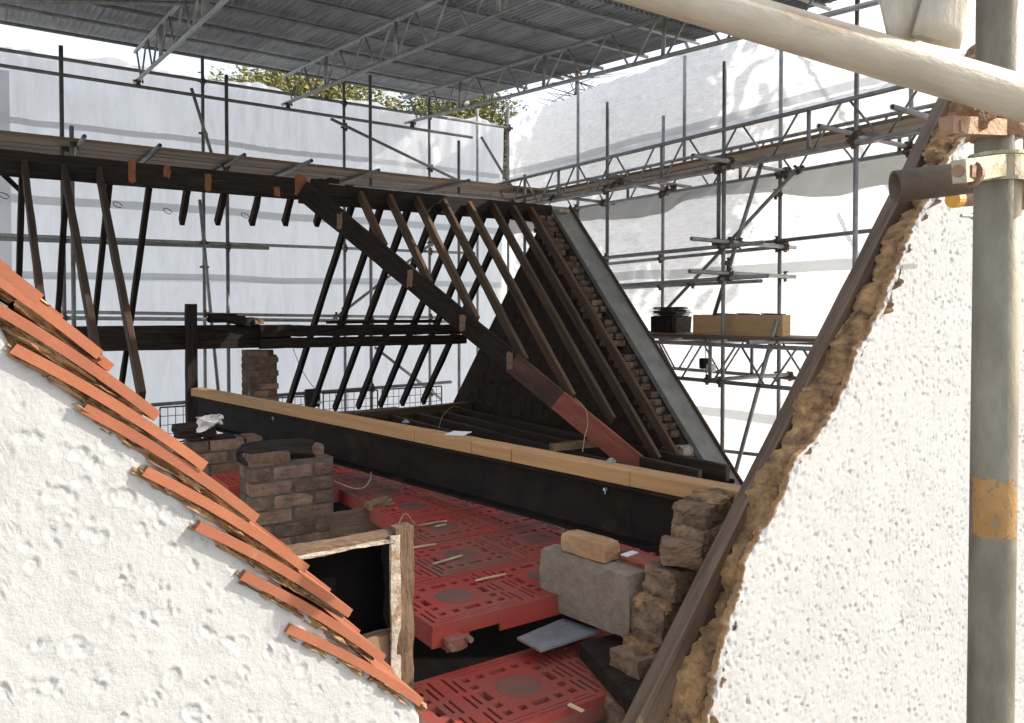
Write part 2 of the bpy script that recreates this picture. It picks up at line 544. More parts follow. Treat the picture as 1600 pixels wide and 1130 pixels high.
band('reinforcing_band', 'grey band across the left white sheet just under the top rails', 'v', VS, -6, 8.5, 2.62, .09, BANDM)
band('reinforcing_band', 'grey band across the left white sheet level with the ridge rafters', 'v', VS, -6, 8.5, 1.56, .12, BANDM)
band('reinforcing_band', 'grey band across the left white sheet midway down the far rafters', 'v', VS, -6, 8.5, .52, .10, BANDM)
band('reinforcing_band', 'grey band across the right white sheet under the metal roof', 'u', US - .004, 1.4, 12.7, 2.66, .11, BANDM)
band('reinforcing_band', 'grey band across the right white sheet above the pine board', 'u', US + .07, 1.4, 12.7, .56, .14, BANDM)
band('reinforcing_band', 'grey band across the right white sheet under the lower lattice girders', 'u', US + .07, 1.4, 12.7, -1.42, .13, BANDM)
# creased drape where the right middle sheet laps over the girder's bottom chord
A, H = np.meshgrid(np.linspace(3.0, 12.4, 190), np.linspace(1.36, 1.72, 9), indexing='ij')
H2 = H + (1.72 - H) * (.38 * fbm(A * .9, A * 0, 31, 2) + .25)
P = np.stack([US - .20 + .035 * np.sin(A * 11 + H * 8) + .03 * fbm(A * 3, H * 6, 33), A, H2], -1)[::-1]
tag(put('sheet_flap', grid_mesh(P, 'flap'), FLAPM), 'creased beige flap of sheeting tied under the right upper lattice girder', 'sheet flap')
# grey end panel of the left sheeting
A, H = np.meshgrid(np.linspace(-3.0, .47, 60), np.linspace(-1, 3.25, 60), indexing='ij')
P = np.stack([A, VS - .12 + fn_left(A, H) * .6, H], -1)
tag(put('end_sheet', grid_mesh(P, 'panel'), BANDM), 'greyer sheet panel with an eyeletted edge at the far left of the scaffold', 'sheet panel')

# ------------------------------------------------------------------ near white gables
def craters(U, Hh, dens, r0, r1, depth, seed, lean=0.25):
    g = np.random.default_rng(seed)
    Z = np.zeros_like(U)
    u0, u1, h0, h1 = U.min(), U.max(), Hh.min(), Hh.max()
    n = int(dens * (u1 - u0) * (h1 - h0))
    ni, nj = U.shape
    flat = None
    # bucket rows: U, Hh need not be regular, so work on the local window found through a coarse lookup
    cell = .03
    ku, kh = ((U - u0) / cell).astype(int), ((Hh - h0) / cell).astype(int)
    nh = kh.max() + 1
    key = (ku * nh + kh).reshape(-1)
    order = np.argsort(key, kind='stable')
    ks = key[order]
    Uf, Hf, Zf = U.reshape(-1), Hh.reshape(-1), Z.reshape(-1)
    start = np.searchsorted(ks, np.arange((ku.max() + 2) * nh + 1))
    cu, ch = g.uniform(u0, u1, n), g.uniform(h0, h1, n)
    R, DP, AS, AN = g.uniform(r0, r1, n) * g.choice([.6, 1, 1, 1.5], n), g.uniform(.3, 1, n) ** 1.5 * depth, g.uniform(.55, 1.0, n), g.uniform(0, 3.14, n)
    for i in range(n):
        rr = R[i] * 1.6
        a0, a1 = int((cu[i] - rr - u0) / cell), int((cu[i] + rr - u0) / cell)
        b0, b1 = int((ch[i] - rr - h0) / cell), int((ch[i] + rr - h0) / cell)
        idx = []
        for a in range(max(a0, 0), a1 + 1):
            s, e = a * nh + max(b0, 0), a * nh + min(b1, nh - 1) + 1
            if s < len(start) and e < len(start) and e > s:
                idx.append(order[start[s]:start[e]])
        if not idx:
            continue
        idx = np.concatenate(idx)
        if idx.size == 0:
            continue
        du, dh = Uf[idx] - cu[i], Hf[idx] - ch[i]
        c, s_ = math.cos(AN[i]), math.sin(AN[i])
        x, y = (du * c + dh * s_) / R[i], (-du * s_ + dh * c) / (R[i] * AS[i])
        d2 = np.sqrt(x * x + y * y)
        # deep under the upper lip, shallow below; a small raised rim
        t = np.clip(1 - d2, 0, 1)
        slope = .6 + .4 * np.clip(dh / R[i], -1, 1)
        Zf[idx] += -DP[i] * np.clip(t * 4.0, 0, 1) * slope + DP[i] * .30 * np.exp(-((d2 - 1.12) / .16) ** 2)
    return Zf.reshape(U.shape)


def poly_interp(pts, t):
    """pts sorted by first key"""
    k = np.array([p[0] for p in pts])
    return [np.interp(t, k, np.array([p[i] for p in pts])) for i in range(1, len(pts[0]))]


V1, V2 = 1.10, 1.45
# left gable: top edge from photo, following the underside of the verge tiles
edge_px = [(-160, 352), (-60, 455), (0, 498), (22, 545), (66, 578), (130, 622), (190, 662), (222, 697), (268, 738), (302, 776), (348, 814), (374, 846), (396, 872), (438, 904),
           (457, 938), (500, 957), (514, 992), (560, 1018), (602, 1050), (646, 1090), (655, 1108)]
ep = [on(x, y, v=V1) for x, y in edge_px]
ep = [(p.x, p.z) for p in ep]
ul, hl = ep[-1]
us = np.linspace(-.55, ul, 440)
k0 = np.array([p[0] for p in ep])
hedge = np.interp(us, k0, np.array([p[1] for p in ep]))
slope0 = (ep[1][1] - ep[0][1]) / (ep[1][0] - ep[0][0])
m_ = us < k0[0]
hedge[m_] = ep[0][1] + slope0 * (us[m_] - k0[0])
hedge += fbm(us * 45, us * 0, 41, 4) * .005
J = np.concatenate([np.linspace(0, .03, 12)[:-1], np.linspace(.03, 1.5, 420)])
U = np.repeat(us[:, None], len(J), 1)
H = hedge[:, None] - J[None, :]
U = U + (J[None, :] < .03) * 0
Z = craters(U, H, 2000, .0050, .0105, .0034, 3) + fbm(U * 6, H * 6, 43, 2) * .0016 + fbm(U * 45, H * 45, 47, 3) * .0007
Z += craters(U, H, 40, .014, .026, .0030, 5)
Z -= np.exp(-J[None, :] / .007) * .010
P = np.stack([U, V1 - Z, H], -1)
back = P[:, :1].copy()
back[:, :, 1] += .03
P = np.concatenate([back, P], 1)
endc = P[-1:].copy()
endc[:, :, 1] += .10
P = np.concatenate([P, endc], 0)
wl = put('rendered_gable_wall', grid_mesh(P[:, ::-1], 'left_gable'), RENDER)
nj_ = P.shape[1] - 1
wl.data.materials.append(MORTAR)
wl.data.polygons.foreach_set('material_index', (np.arange(len(wl.data.polygons)) % nj_ >= nj_ - 2).astype(np.int32))
tag(wl, 'white rough rendered gable wall below the orange verge tiles', 'wall')

# right gable: ragged left edge
edge_r = [(1640, -80), (1560, 70), (1525, 185), (1503, 222), (1472, 262), (1446, 318), (1416, 382), (1392, 440), (1376, 482), (1354, 522), (1331, 562), (1326, 604), (1296, 652),
          (1268, 692), (1244, 712), (1234, 742), (1216, 792), (1190, 832), (1166, 882), (1153, 922), (1148, 952), (1130, 1002), (1118, 1062), (1109, 1102), (1104, 1140), (1092, 1200)]
er = [on(x, y, v=V2) for x, y in edge_r][::-1]
hs = np.concatenate([np.linspace(-1.72, 1.3, 560)[:-1], np.linspace(1.3, 5.0, 60)])
kz = np.array([p.z for p in er])
ue = np.interp(hs, kz, np.array([p.x for p in er]))
low_ = hs < kz[0]
ue[low_] = er[0].x - (kz[0] - hs[low_]) / 1.2
top_ = hs > kz[-1]
ue[top_] = er[-1].x + (hs[top_] - kz[-1]) / 1.2
ue += fbm(hs * 17, hs * 0, 51, 3) * .011 + fbm(hs * 75, hs * 0, 52, 2) * .0035
J = np.concatenate([np.linspace(0, .04, 12)[:-1], np.linspace(.04, 2.4, 420)[:-1], np.linspace(2.4, 3.6, 20)])
U = ue[:, None] + J[None, :]
H = np.repeat(hs[:, None], len(J), 1)
Z = craters(U, H, 2700, .0040, .0088, .0062, 7) + fbm(U * 5, H * 5, 53, 2) * .0016 + fbm(U * 55, H * 55, 57, 3) * .0007
Z -= np.exp(-J[None, :] / .003) * .004 + np.exp(-J[None, :] / .03) * .007 * (vnoise(U * 60, H * 60, 58) > .1)
P = np.stack([U, V2 - Z, H], -1)
back = P[:, :1].copy()
back[:, :, 1] += .014
P = np.concatenate([back, P], 1)
wr = put('rendered_gable_wall', grid_mesh(P[:, ::-1].transpose(1, 0, 2), 'right_gable'), RENDER)
nr_ = P.shape[0] - 1
wr.data.materials.append(MORTAR)
wr.data.polygons.foreach_set('material_index', (np.arange(len(wr.data.polygons)) // nr_ >= P.shape[1] - 1 - 3).astype(np.int32))
tag(wr, 'white pitted rendered gable wall behind the big upright scaffold pole', 'wall')

# broken backing of brick and mortar between right gable render and the first rafter
left_px = [(1600, -60), (1530, 60), (1480, 175), (1452, 232), (1432, 300), (1404, 345), (1376, 400), (1350, 455), (1316, 520), (1300, 566), (1262, 620), (1246, 660), (1210, 715), (1186, 770), (1160, 836),
           (1136, 890), (1122, 940), (1098, 990), (1076, 1040), (1052, 1090), (1036, 1140), (1020, 1200)]
lp = [on(x, y, v=V2 + .085) for x, y in left_px][::-1]
hs2 = np.linspace(lp[0].z, 1.9, 620)
kz2 = np.array([p.z for p in lp])
ul2 = np.interp(hs2, kz2, np.array([p.x for p in lp]))
t2 = hs2 > kz2[-1]
ul2[t2] = lp[-1].x + (hs2[t2] - kz2[-1]) / 1.2
ul2 += .016 + fbm(hs2 * 8, hs2 * 0, 61, 4) * .022
ur2 = np.interp(hs2, hs, ue) + .03
S = np.linspace(0, 1, 64)
U = ul2[:, None] + (ur2 - ul2)[:, None] * S[None, :]
H = np.repeat(hs2[:, None], len(S), 1) + .006 * fbm(U * 18, np.repeat(hs2[:, None], len(S), 1) * 18, 63, 3)
course = np.sin(H / .075 * 2 * math.pi + 1.2 * vnoise(U * 8, H * 8, 65))
Dv = .070 * (1 - S[None, :]) ** 1.1 + .016 - .020 * fbm(U * 11, H * 11, 66, 3) - .020 * np.abs(fbm(U * 24 + 9, H * 24, 67, 4)) - .006 * np.clip(course, -1, .3) - .012 * np.abs(fbm(U * 50, H * 50, 68, 3))
P = np.stack([U, V2 + Dv, H], -1)
back = P[:, :1].copy()
back[:, :, 1] += .03
P = np.concatenate([back, P], 1)
tag(put('broken_wall_edge', grid_mesh(P[:, ::-1].transpose(1, 0, 2), 'backing', smooth=False), MORTARD), 'ragged tan strip of broken mortar along the cut edge of the right white wall', 'masonry')

# first rafter of the right gable
VR = V2 + .135
ra, rb = on(1012, 1200, v=VR), on(1518, 90, v=VR)
rl = on(985, 1130, v=VR)
d = (on(1487, 130, v=VR) - rl).normalized()
perp = Vector((d.z, 0, -d.x))
c0 = rl + perp * .047 - d * .25
c1 = c0 + d * 2.9
beam('front_rafter', c0, c1, .05, .106, VERGE, ref=(d.z, 0, -d.x), jit=.0018, segs=24)
beam('gap_shade_strip', c0 + perp * .105 + Vector((0, .035, 0)), c1 + perp * .105 + Vector((0, .035, 0)), .03, .10, BURNT_OR_SHADE, ref=(d.z, 0, -d.x), parent=bpy.data.objects['front_rafter'], segs=10)  # dark strip added to stand for the shaded gap beside the mortar
tag(bpy.data.objects['front_rafter'], 'thick brown rafter running up along the cut edge of the right white wall', 'rafter')

# ------------------------------------------------------------------ verge tiles on the left gable
tails = [(-120, 268), (-24, 362), (75, 455), (168, 543), (256, 638), (327, 715), (409, 798), (488, 878), (552, 945), (608, 1019), (664, 1086)]
vt = thing('tiled_verge', 'orange clay tiles seen on edge down the top of the left white wall', 'roof tiles', tuple(on(664, 1086, v=V1)))
dirs = (Vector(on(168, 541, v=V1)) - Vector(on(0, 420, v=V1))).normalized()
for i, (x, y) in enumerate(tails):
    p = on(x, y, v=V1 - .010)
    dd = Vector((dirs.x, 0, dirs.z + .025 + .015 * (i % 3))).normalized()
    for k in range(2):
        ns = 6
        m = MB()
        vs, fs = [], []
        th, ln, wd = .0128, .268 if k == 0 else .262, .164
        for q in range(ns + 1):
            s = -ln + ln * q / ns
            bend = -.006 * ((s + ln / 2) / (ln / 2)) ** 2
            for (yy, zz) in ((0, 0), (0, -th), (wd, -th), (wd, 0)):
                vs.append((s, yy, zz + bend))
        for q in range(ns):
            for e in range(4):
                a, b = q * 4 + e, q * 4 + (e + 1) % 4
                fs.append((a, b, b + 4, a + 4))
        fs += [(0, 3, 2, 1), (ns * 4, ns * 4 + 1, ns * 4 + 2, ns * 4 + 3)]
        m.add(vs, fs)
        z = Vector((-dd.z, 0, dd.x))
        M = Matrix((dd, Vector((0, 1, 0)), z)).transposed().to_4x4()
        M.translation = p + Vector((0, k * .167 + random.uniform(-.003, .004), 0)) + dd * (random.uniform(-.004, .004) + (.04 if k else 0))
        put('tile', m.mesh('tile'), TILE, M, vt)
    # bedding mortar squeezed between the tiles and under the lowest of them
    zz = Vector((-dd.z, 0, dd.x))
    for q in range(5):
        a = -.03 - .05 * q + random.uniform(-.015, .015)
        M = Matrix((dd, Vector((0, 1, 0)), zz)).transposed().to_4x4()
        if q < 5:
            M.translation = p + dd * a + zz * (-.0175 + random.uniform(-.0015, .001)) + Vector((0, .070, 0))
            put('bedding_mortar', lump_mesh(.055 + random.uniform(0, .035), .125, .012 + random.uniform(0, .003), 6, .22, i * 7 + q, 2.2), MORTAR, M, vt)
        M2 = M.copy()
        M2.translation = p + dd * (a - .03) + zz * (-.052 - .004 * q + random.uniform(-.006, .006)) + Vector((0, .068 + random.uniform(-.012, .006), 0))
        put('bedding_mortar', lump_mesh(.06 + random.uniform(0, .04), .075, .026 + random.uniform(0, .014), 6, .25, i * 7 + q + 500, 2.2), MORTAR, M2, vt)

# ------------------------------------------------------------------ scaffold tubes
TUBES = []                       # (object, p0, p1) for the couplers


def tube(label, p0, p1, m=None, r=.0242, group=None, cat='scaffold tube', name='scaffold_tube', n=12, couple=True):
    p0, p1 = Vector(p0), Vector(p1)
    q = (p1 - p0).to_track_quat('Z', 'X').to_matrix().to_4x4()
    q.translation = p0
    mb = MB()
    mb.tube((0, 0, 0), (0, 0, (p1 - p0).length), r, n, hollow=r * .84)
    me = mb.mesh('tube')
    me.polygons.foreach_set('use_smooth', [len(p.vertices) == 4 and abs(p.normal.z) < .5 for p in me.polygons])
    o = put(name, me, m or TUBE, q)
    tag(o, label, cat, group)
    if couple:
        TUBES.append((o, p0, p1))
    return o


def lr(label, a, b, v, m=None, name='scaffold_tube', **k):      # a tube lying in a plane of the left run
    return tube(label, on(*a, v=v), on(*b, v=v), m, name=name, **k)


def rr(label, a, b, u, m=None, name='scaffold_tube', **k):      # a tube lying in a plane of the right run
    return tube(label, on(*a, u=u), on(*b, u=u), m, name=name, **k)


def lv(label, px, pt, v, bottom=-6.95, top_py=None, m=None, **k):
    p = on(px, 300, v=v)
    top = on(px, top_py, v=v).z
    return tube(label, (p.x, v, bottom), (p.x, v, top), m, name='scaffold_standard', cat='scaffold upright', **k)


def rv(label, px, u, top_py, bottom=-6.95, m=None, dv=0, **k):
    p = on(px, 300, u=u)
    top = on(px, top_py, u=u).z
    return tube(label, (u, p.y + dv, bottom), (u, p.y + dv, top), m, name='scaffold_standard', cat='scaffold upright', **k)


GL, GR = 'tubes of the left scaffold', 'tubes of the right scaffold'
VI, VO = 10.75, 12.0             # inner and outer row of the left scaffold
UI, UO = 7.2, 8.2                # of the right scaffold
lv('leftmost tall scaffold upright, standing behind the three left rafters', 98, 0, VI, top_py=72, group=GL)
lv('scaffold upright under the foot of the left roof girder side, with a brace crossing it', 318, 0, VO, top_py=88, group=GL)
lv('scaffold upright right beside the one crossed by a brace, in front of the left sheet', 355, 0, VI, top_py=118, group=GL)
lv('scaffold upright at the top end of the long falling brace', 538, 0, VO, top_py=128, group=GL)
lv('scaffold upright just right of the top end of the long falling brace', 579, 0, VI, top_py=118, group=GL)
lv('scaffold upright crossed near its foot by the long falling brace', 671, 0, VO, top_py=150, group=GL)
lv('pale scaffold upright beside the torn corner of the left sheet', 746, 0, VO + .25, top_py=170, m=TUBE2, group=GL)
lv('scaffold upright closing the inner corner of left and right sheeting', 794, 0, VO, top_py=160, group=GL)
lv('short scaffold upright ending above the boards in front of the torn sheet corner', 717, 0, VI, top_py=220, group=GL)
lv('short stub upright just right of the leftmost upright, ending above the boards', 113, 0, VI - .4, top_py=197, group=GL)
lr('top rail of the left scaffold, under the white sheet edge', (-60, 68), (801, 201), VO - .05, name='scaffold_ledger', group=GL)
lr('second rail of the left scaffold, carrying the feet of the roof girders', (-60, 93), (738, 215), VO - .30, name='scaffold_ledger', group=GL)
lr('long rail across the left sheet halfway down the rafters', (-60, 365), (742, 396), VO - .05, name='scaffold_ledger', group=GL)
lr('doubled rail lying just below the halfway rail of the left sheet', (-60, 371), (420, 388), VI - .05, name='scaffold_ledger', group=GL)
lr('long rail behind the charred purlin, at purlin level', (60, 487), (728, 497), VO - .05, name='scaffold_ledger', group=GL)
lr('inner rail behind the charred purlin, just below purlin level', (100, 497), (728, 503), VI - .05, name='scaffold_ledger', group=GL)
lr('low rail of the left scaffold above the mesh guards', (236, 633), (705, 597), VI - .05, name='scaffold_ledger', group=GL)
lr('ledger under the brown walkway boards of the left scaffold, nearer side', (-60, 237), (800, 313), VI - .32, name='scaffold_ledger', group=GL)
lr('ledger under the brown walkway boards of the left scaffold, sheet side', (-60, 247), (800, 317), VO - .12, name='scaffold_ledger', group=GL)
lr('steep short brace crossing the second upright, top left', (299, 138), (333, 248), VO - .12, name='scaffold_brace', group=GL)
lr('brace leaning across the uprights below the ridge beam', (312, 312), (342, 620), VO - .12, name='scaffold_brace', group=GL)
lr('long brace falling to the right across the left sheet', (517, 186), (722, 285), VO - .12, name='scaffold_brace', group=GL)
lr('brace rising to the right behind the far rafters', (520, 500), (678, 378), VO - .12, name='scaffold_brace', group=GL)
lr('low brace falling to the right behind the feet of the far rafters', (586, 543), (690, 624), VO - .12, name='scaffold_brace', group=GL)
lr('brace falling across the inner corner of the sheeting', (752, 214), (797, 290), VO - .05, name='scaffold_brace', group=GL)
for k, (x, y, lab) in enumerate(((132, 213, 'first'), (250, 227, 'second'), (382, 242, 'third'), (487, 251, 'fourth'), (592, 266, 'rusty ended fifth'), (733, 282, 'sixth'))):
    p = on(x, y, h=1.915)
    tube('stub tube poking out under the left walkway boards, ' + lab + ' from the left', p, (p.x, 12.15, p.z), None, name='scaffold_transom', group=GL)
# right run
rv('tall upright of the right scaffold in front of the pine board', 1131, UI, 97, bottom=-2.6, group=GR)
rv('short doubled upright clamped beside the tall one above the pine board', 1123, UI, 250, bottom=on(1123, 374, u=UI).z, group=GR)
rv('upright of the right scaffold right of the cut coping, ending free above the girder', 949, UI, 160, group=GR)
rv('thick upright of the right scaffold nearest to the brown front rafter', 1337, UI, -10, bottom=on(1337, 396, u=UI).z - 2.5, group=GR)
rv('upright behind the right end of the pine board', 1219, UO, 70, group=GR)
rv('slim upright standing behind the stack of slates', 1036, UO, 181, bottom=-.3, group=GR)
rv('tall upright under the metal roof edge, clear of the girders', 1069, UO, 88, bottom=on(1069, 275, u=UO).z, group=GR)
rv('upright of the right scaffold farthest from the brown front rafter, by the sheet corner', 903, UO, 132, group=GR)
rv('upright half hidden behind the top of the brown front rafter', 1422, UO, 135, group=GR)
rv('short upright at the far end of the upper lattice girder, above the gable top', 820, UI, 273, group=GR)
rr('rail of the right scaffold above the long middle tube, near row', (946, 403), (1192, 379), UI - .06, name='scaffold_ledger', group=GR)
rr('rail of the right scaffold above the middle band, sheet side', (935, 414), (1226, 385), UO - .06, name='scaffold_ledger', group=GR)
rr('rail of the right scaffold one step lower, near row', (958, 447), (1200, 431), UI - .06, name='scaffold_ledger', group=GR)
rr('rail of the right scaffold one step lower, sheet side', (955, 451), (1190, 439), UO - .06, name='scaffold_ledger', group=GR)
rr('rail running from the pine board upright to the brown front rafter', (1150, 384), (1420, 354), UO - .06, name='scaffold_ledger', group=GR)
rr('low rail of the right scaffold at the foot of the gap', (1090, 700), (1230, 716), UO - .06, name='scaffold_ledger', group=GR)
rr('long brace leaning behind the doubled upright', (1190, 255), (1116, 492), UI + .12, name='scaffold_brace', group=GR)
rr('long brace falling left across the right sheet to the slates', (1246, 264), (1040, 485), UO - .12, name='scaffold_brace', group=GR)
rr('long raking brace below the lower lattice girders', (1214, 500), (1148, 742), UI + .12, name='scaffold_brace', group=GR)
for k, (x, y, v, ue_, lab) in enumerate(((1080, 373, 6.05, 8.35, 'pale stub tube crossing the tall upright, upper of two above the pine board'), (1077, 424, 6.05, 8.35, 'pale stub tube crossing the tall upright, lower of two above the pine board'),
                                   (1082, 243, 6.05, 8.45, 'pale stub tube sticking out left of the tall upright under the girder boards'), (918, 280, 8.05, 8.4, 'dark stub tube left of the free ending upright'),
                                   (950, 274, 7.9, 8.5, 'stub tube right of the free ending upright, under the boards'), (849, 305, 9.4, 8.4, 'stub tube close above the grey coping top'),
                                   (1279, 197, 4.55, 8.4, 'pale stub tube poking out left of the thick upright'), (1394, 167, 3.7, 8.4, 'pale stub tube poking out right of the thick upright'))):
    p = on(x, y, v=v)
    tube(lab, p, (ue_, p.y, p.z - .015), TUBE2 if k in (0, 1, 2, 6, 7) else None, name='scaffold_transom', group=GR)
for k, (x, y, v) in enumerate(((1067, 536, 6.9), (1168, 535, 5.55), (1032, 532, 7.7))):
    p = on(x, y, v=v)
    tube(('stub tube under the lower boards between slates and pine board', 'stub tube under the lower boards below the right half of the pine board', 'stub tube under the lower boards below the slates')[k], p, (8.35, p.y, p.z), TUBE2, name='scaffold_transom', group=GR)
tube('short pale tube clamped to the tall upright between the lower girders', on(1108, 594, u=UI), on(1232, 585, u=UI + .9), TUBE2, name='scaffold_transom', group=GR)


for k, (y0_, z0_, y1_, z1_) in enumerate(((5.2, .6, 7.6, 4.4), (7.9, .4, 9.8, 4.2), (4.6, -2.6, 6.4, 1.2))):
    tube(('raking tube outside the right sheet, nearest to the front rafter, seen as a shadow', 'raking tube outside the right sheet near its corner, seen as a shadow', 'low raking tube outside the right sheet, seen as a shadow')[k],
         (9.15, y0_ - 1.0, z0_ + .3), (9.15, y1_ - 1.0, z1_ + .3), None, name='scaffold_brace', group=GR)


# ------------------------------------------------------------------ lattice girders
def girder(label, p0, p1, depth, group, r=.0242, m=None, phase=0.0, first=0):
    """p0->p1 bottom chord; zigzag of thin bars with an upright strut every five bars"""
    p0, p1 = Vector(p0), Vector(p1)
    g = thing('lattice_girder', label, 'lattice girder', tuple(p0), group)
    ax = (p1 - p0).normalized()
    up = Vector((0, 0, 1))
    up = (up - ax * up.dot(ax)).normalized() * depth
    m = m or TUBE2
    L = (p1 - p0).length

    def part(name, a, b, rad, n=8):
        q = (b - a).to_track_quat('Z', 'X').to_matrix().to_4x4()
        q.translation = a
        mb = MB()
        mb.tube((0, 0, 0), (0, 0, (b - a).length), rad, n)
        me = mb.mesh(name)
        me.polygons.foreach_set('use_smooth', [len(p.vertices) == 4 for p in me.polygons])
        put(name, me, m, q, g)
    part('bottom_chord', p0, p1, r, 12)
    part('top_chord', p0 + up - ax * .25 * 0, p1 + up, r, 12)
    s, k = .12 + phase, first
    st = .40
    while s + st < L:
        if k % 6 == 5:
            part('strut', p0 + ax * (s + .05), p0 + ax * (s + .05) + up, r * .9)
            s += .10
        else:
            lo, hi = (s, s + st * .82) if k % 2 == 0 else (s + st * .82, s)
            part('diagonal', p0 + ax * lo, p0 + ax * hi + up, r * .52)
            s += st
        k += 1
    TUBES.append((g, p0, p1))
    return g


RF = lambda v: 3.70 + .08 * (v - 11.7)      # underside of the metal roof
GG = 'lattice girders under the metal roof'
for (x, y), v1, lab in (((216, 127), 3.7, 'left roof girder, running to the top of the picture above the left rafters'), ((450, 163), 3.7, 'middle roof girder, from the tree gap up across the metal roof'),
                    ((644, 191), 3.6, 'right roof girder, along the right edge of the metal roof')):
    p = on(x, y, v=VO - .30)
    girder(lab, (p.x, p.y + .25, 3.145), (p.x, v1, 3.125 - .08 * (p.y - v1)), .41, GG, first=1)
GR2 = 'lattice girders of the right scaffold'
girder('upper lattice girder of the right scaffold, near row', (UI - .05, 11.4, 1.655), (UI - .05, 2.6, 1.655), .43, GR2, m=TUBE)
girder('upper lattice girder of the right scaffold, sheet side', (UO - .05, 11.2, 1.68), (UO - .05, 2.2, 1.68), .43, GR2, m=TUBE, phase=.2)
girder('lower lattice girder of the right scaffold, near row under the pine board', (UI - .05, 8.6, -.815), (UI - .05, 2.8, -.815), .43, GR2, m=TUBE, phase=.1)
girder('lower lattice girder of the right scaffold, sheet side', (UO - .05, 9.0, -.80), (UO - .05, 2.4, -.80), .43, GR2, m=TUBE, phase=.3)

# ------------------------------------------------------------------ walkway boards
def boards(label, axis, a0, a1, c, wid, h, n, group):
    t = thing('walkway', label, 'walkway', ((a0 + a1) / 2, c, h) if axis == 'u' else (c, (a0 + a1) / 2, h), group)
    for k in range(n):
        cc = c + k * (wid / n)
        s0 = a0
        while s0 < a1 - .3:
            s1 = min(a1, s0 + 3.9)
            p0 = (s0, cc, h + random.uniform(-.004, .006)) if axis == 'u' else (cc, s0, h + random.uniform(-.004, .006))
            p1 = (s1 - .01, cc, h + random.uniform(-.004, .006)) if axis == 'u' else (cc, s1 - .01, h + random.uniform(-.004, .006))
            beam('plank', p0, p1, .222, .038, BOARD, parent=t, segs=6)
            s0 = s1 + .005
    return t


boards('brown scaffold boards along the left sheet above the ridge', 'u', -2.0, 8.0, 10.42, 1.18, 1.965, 5, 'walkways of scaffold boards')
boards('brown scaffold boards along the right upper lattice girders', 'v', 2.6, 10.8, UI + .10, .74, 1.80, 3, 'walkways of scaffold boards')
boards('scaffold boards under the pine board and the slates', 'v', 3.0, 9.0, UI + .06, .98, -.30, 4, 'walkways of scaffold boards')
# board stood on edge (toe board) on the far walkway of the left run
beam('toe_board', (-2.0, VO - .2, 2.075), (7.9, VO - .2, 2.075), .038, .16, BOARD, segs=10)
tag(bpy.data.objects['toe_board'], 'toe board stood on edge at the back of the left walkway', 'toe board')

# pine board box and slates on the lower walkway
pb0, pb1 = on(1084, 523, u=UI + .17), on(1224, 523, u=UI + .17)
cr = thing('pine_toe_box', 'fresh pine board box on the right walkway, holding dark slates', 'wooden box', (UI + .3, (pb0.y + pb1.y) / 2, -.28))
zb, zt = -.272, on(1150, 492, u=UI + .17).z
beam('front_board', (UI + .17, pb0.y, (zb + zt) / 2), (UI + .17, pb1.y, (zb + zt) / 2), .03, zt - zb, CRATEW, parent=cr, jit=.001)
beam('end_board', (UI + .185, pb0.y - .02, (zb + zt) / 2), (UI + .30, pb0.y - .02, (zb + zt) / 2), .03, zt - zb, CRATEW, parent=cr, jit=.001)
beam('end_board', (UI + .185, pb1.y + .02, (zb + zt) / 2), (UI + .30, pb1.y + .02, (zb + zt) / 2), .03, zt - zb, CRATEW, parent=cr, jit=.001)
for k in range(3):
    yy = pb0.y + (pb1.y - pb0.y) * (.30 + .27 * k)
    for j in range(2):
        m = MB()
        m.box((0, 0, 0), (.16, .22, .012))
        put('loose_slate', m.mesh('slate'), SLATES, T((UI + .27, yy, zt - .005 + j * .014)) @ Matrix.Rotation(random.uniform(-.2, .2), 4, 'Z') @ Matrix.Rotation(.04, 4, 'X'), cr)
sk = on(1048, 523, u=UI + .35)
stt = thing('slate_stack', 'pile of dark slates beside the pine board box', 'slates', (sk.x, sk.y, -.28), None)
for k in range(12):
    m = MB()
    m.box((0, 0, 0), (.30 + random.uniform(-.03, .03), .34 + random.uniform(-.04, .05), .011))
    put('slate', m.mesh('slate'), SLATES, T((sk.x + random.uniform(-.03, .03), sk.y + random.uniform(-.035, .035), -.06 + k * .0105)) @ Matrix.Rotation(random.uniform(-.2, .2), 4, 'Z') @ Matrix.Rotation(random.uniform(-.05, .05), 4, 'Y'), stt)
for k in range(9):
    m = MB()
    m.box((0, 0, 0), (.28, .012, .21))
    put('slate', m.mesh('slate'), SLATES, T((sk.x, sk.y - .22 + k * .055, -.168)) @ Matrix.Rotation(random.uniform(-.09, .09), 4, 'X'), stt)

# ------------------------------------------------------------------ metal roof
rt = thing('temporary_roof', 'corrugated metal roof over the scaffold', 'temporary roof', (2, 7, 3.5))
nw = 13
m = MB()
xs = np.linspace(0, 1.02, nw * 6 + 1)
vs, fs = [], []
for yy in (0, 3.1):
    for x in xs:
        vs.append((x, yy,   .0155 * math.cos(x / .0765 * 2 * math.pi)))
n_ = len(xs)
for i in range(n_ - 1):
    fs.append((i, i + 1, n_ + i + 1, n_ + i))
m.add(vs, fs)
cm = m.mesh('corrugated_sheet', True)
cm.materials.append(CORR)
ang = math.atan(.08)
rows = [9.45, 6.5, 3.55]
for ri, v0 in enumerate(rows):
    for k in range(12):
        u0 = -4.6 + k * 1.0
        put('roof_sheet', cm, None, T((u0, v0, RF(v0) + .055 + .006 * (k % 2) - .012 * (ri % 2))) @ Matrix.Rotation(ang, 4, 'X') @ Matrix.Rotation(random.uniform(-.002, .002), 4, 'Z'), rt)
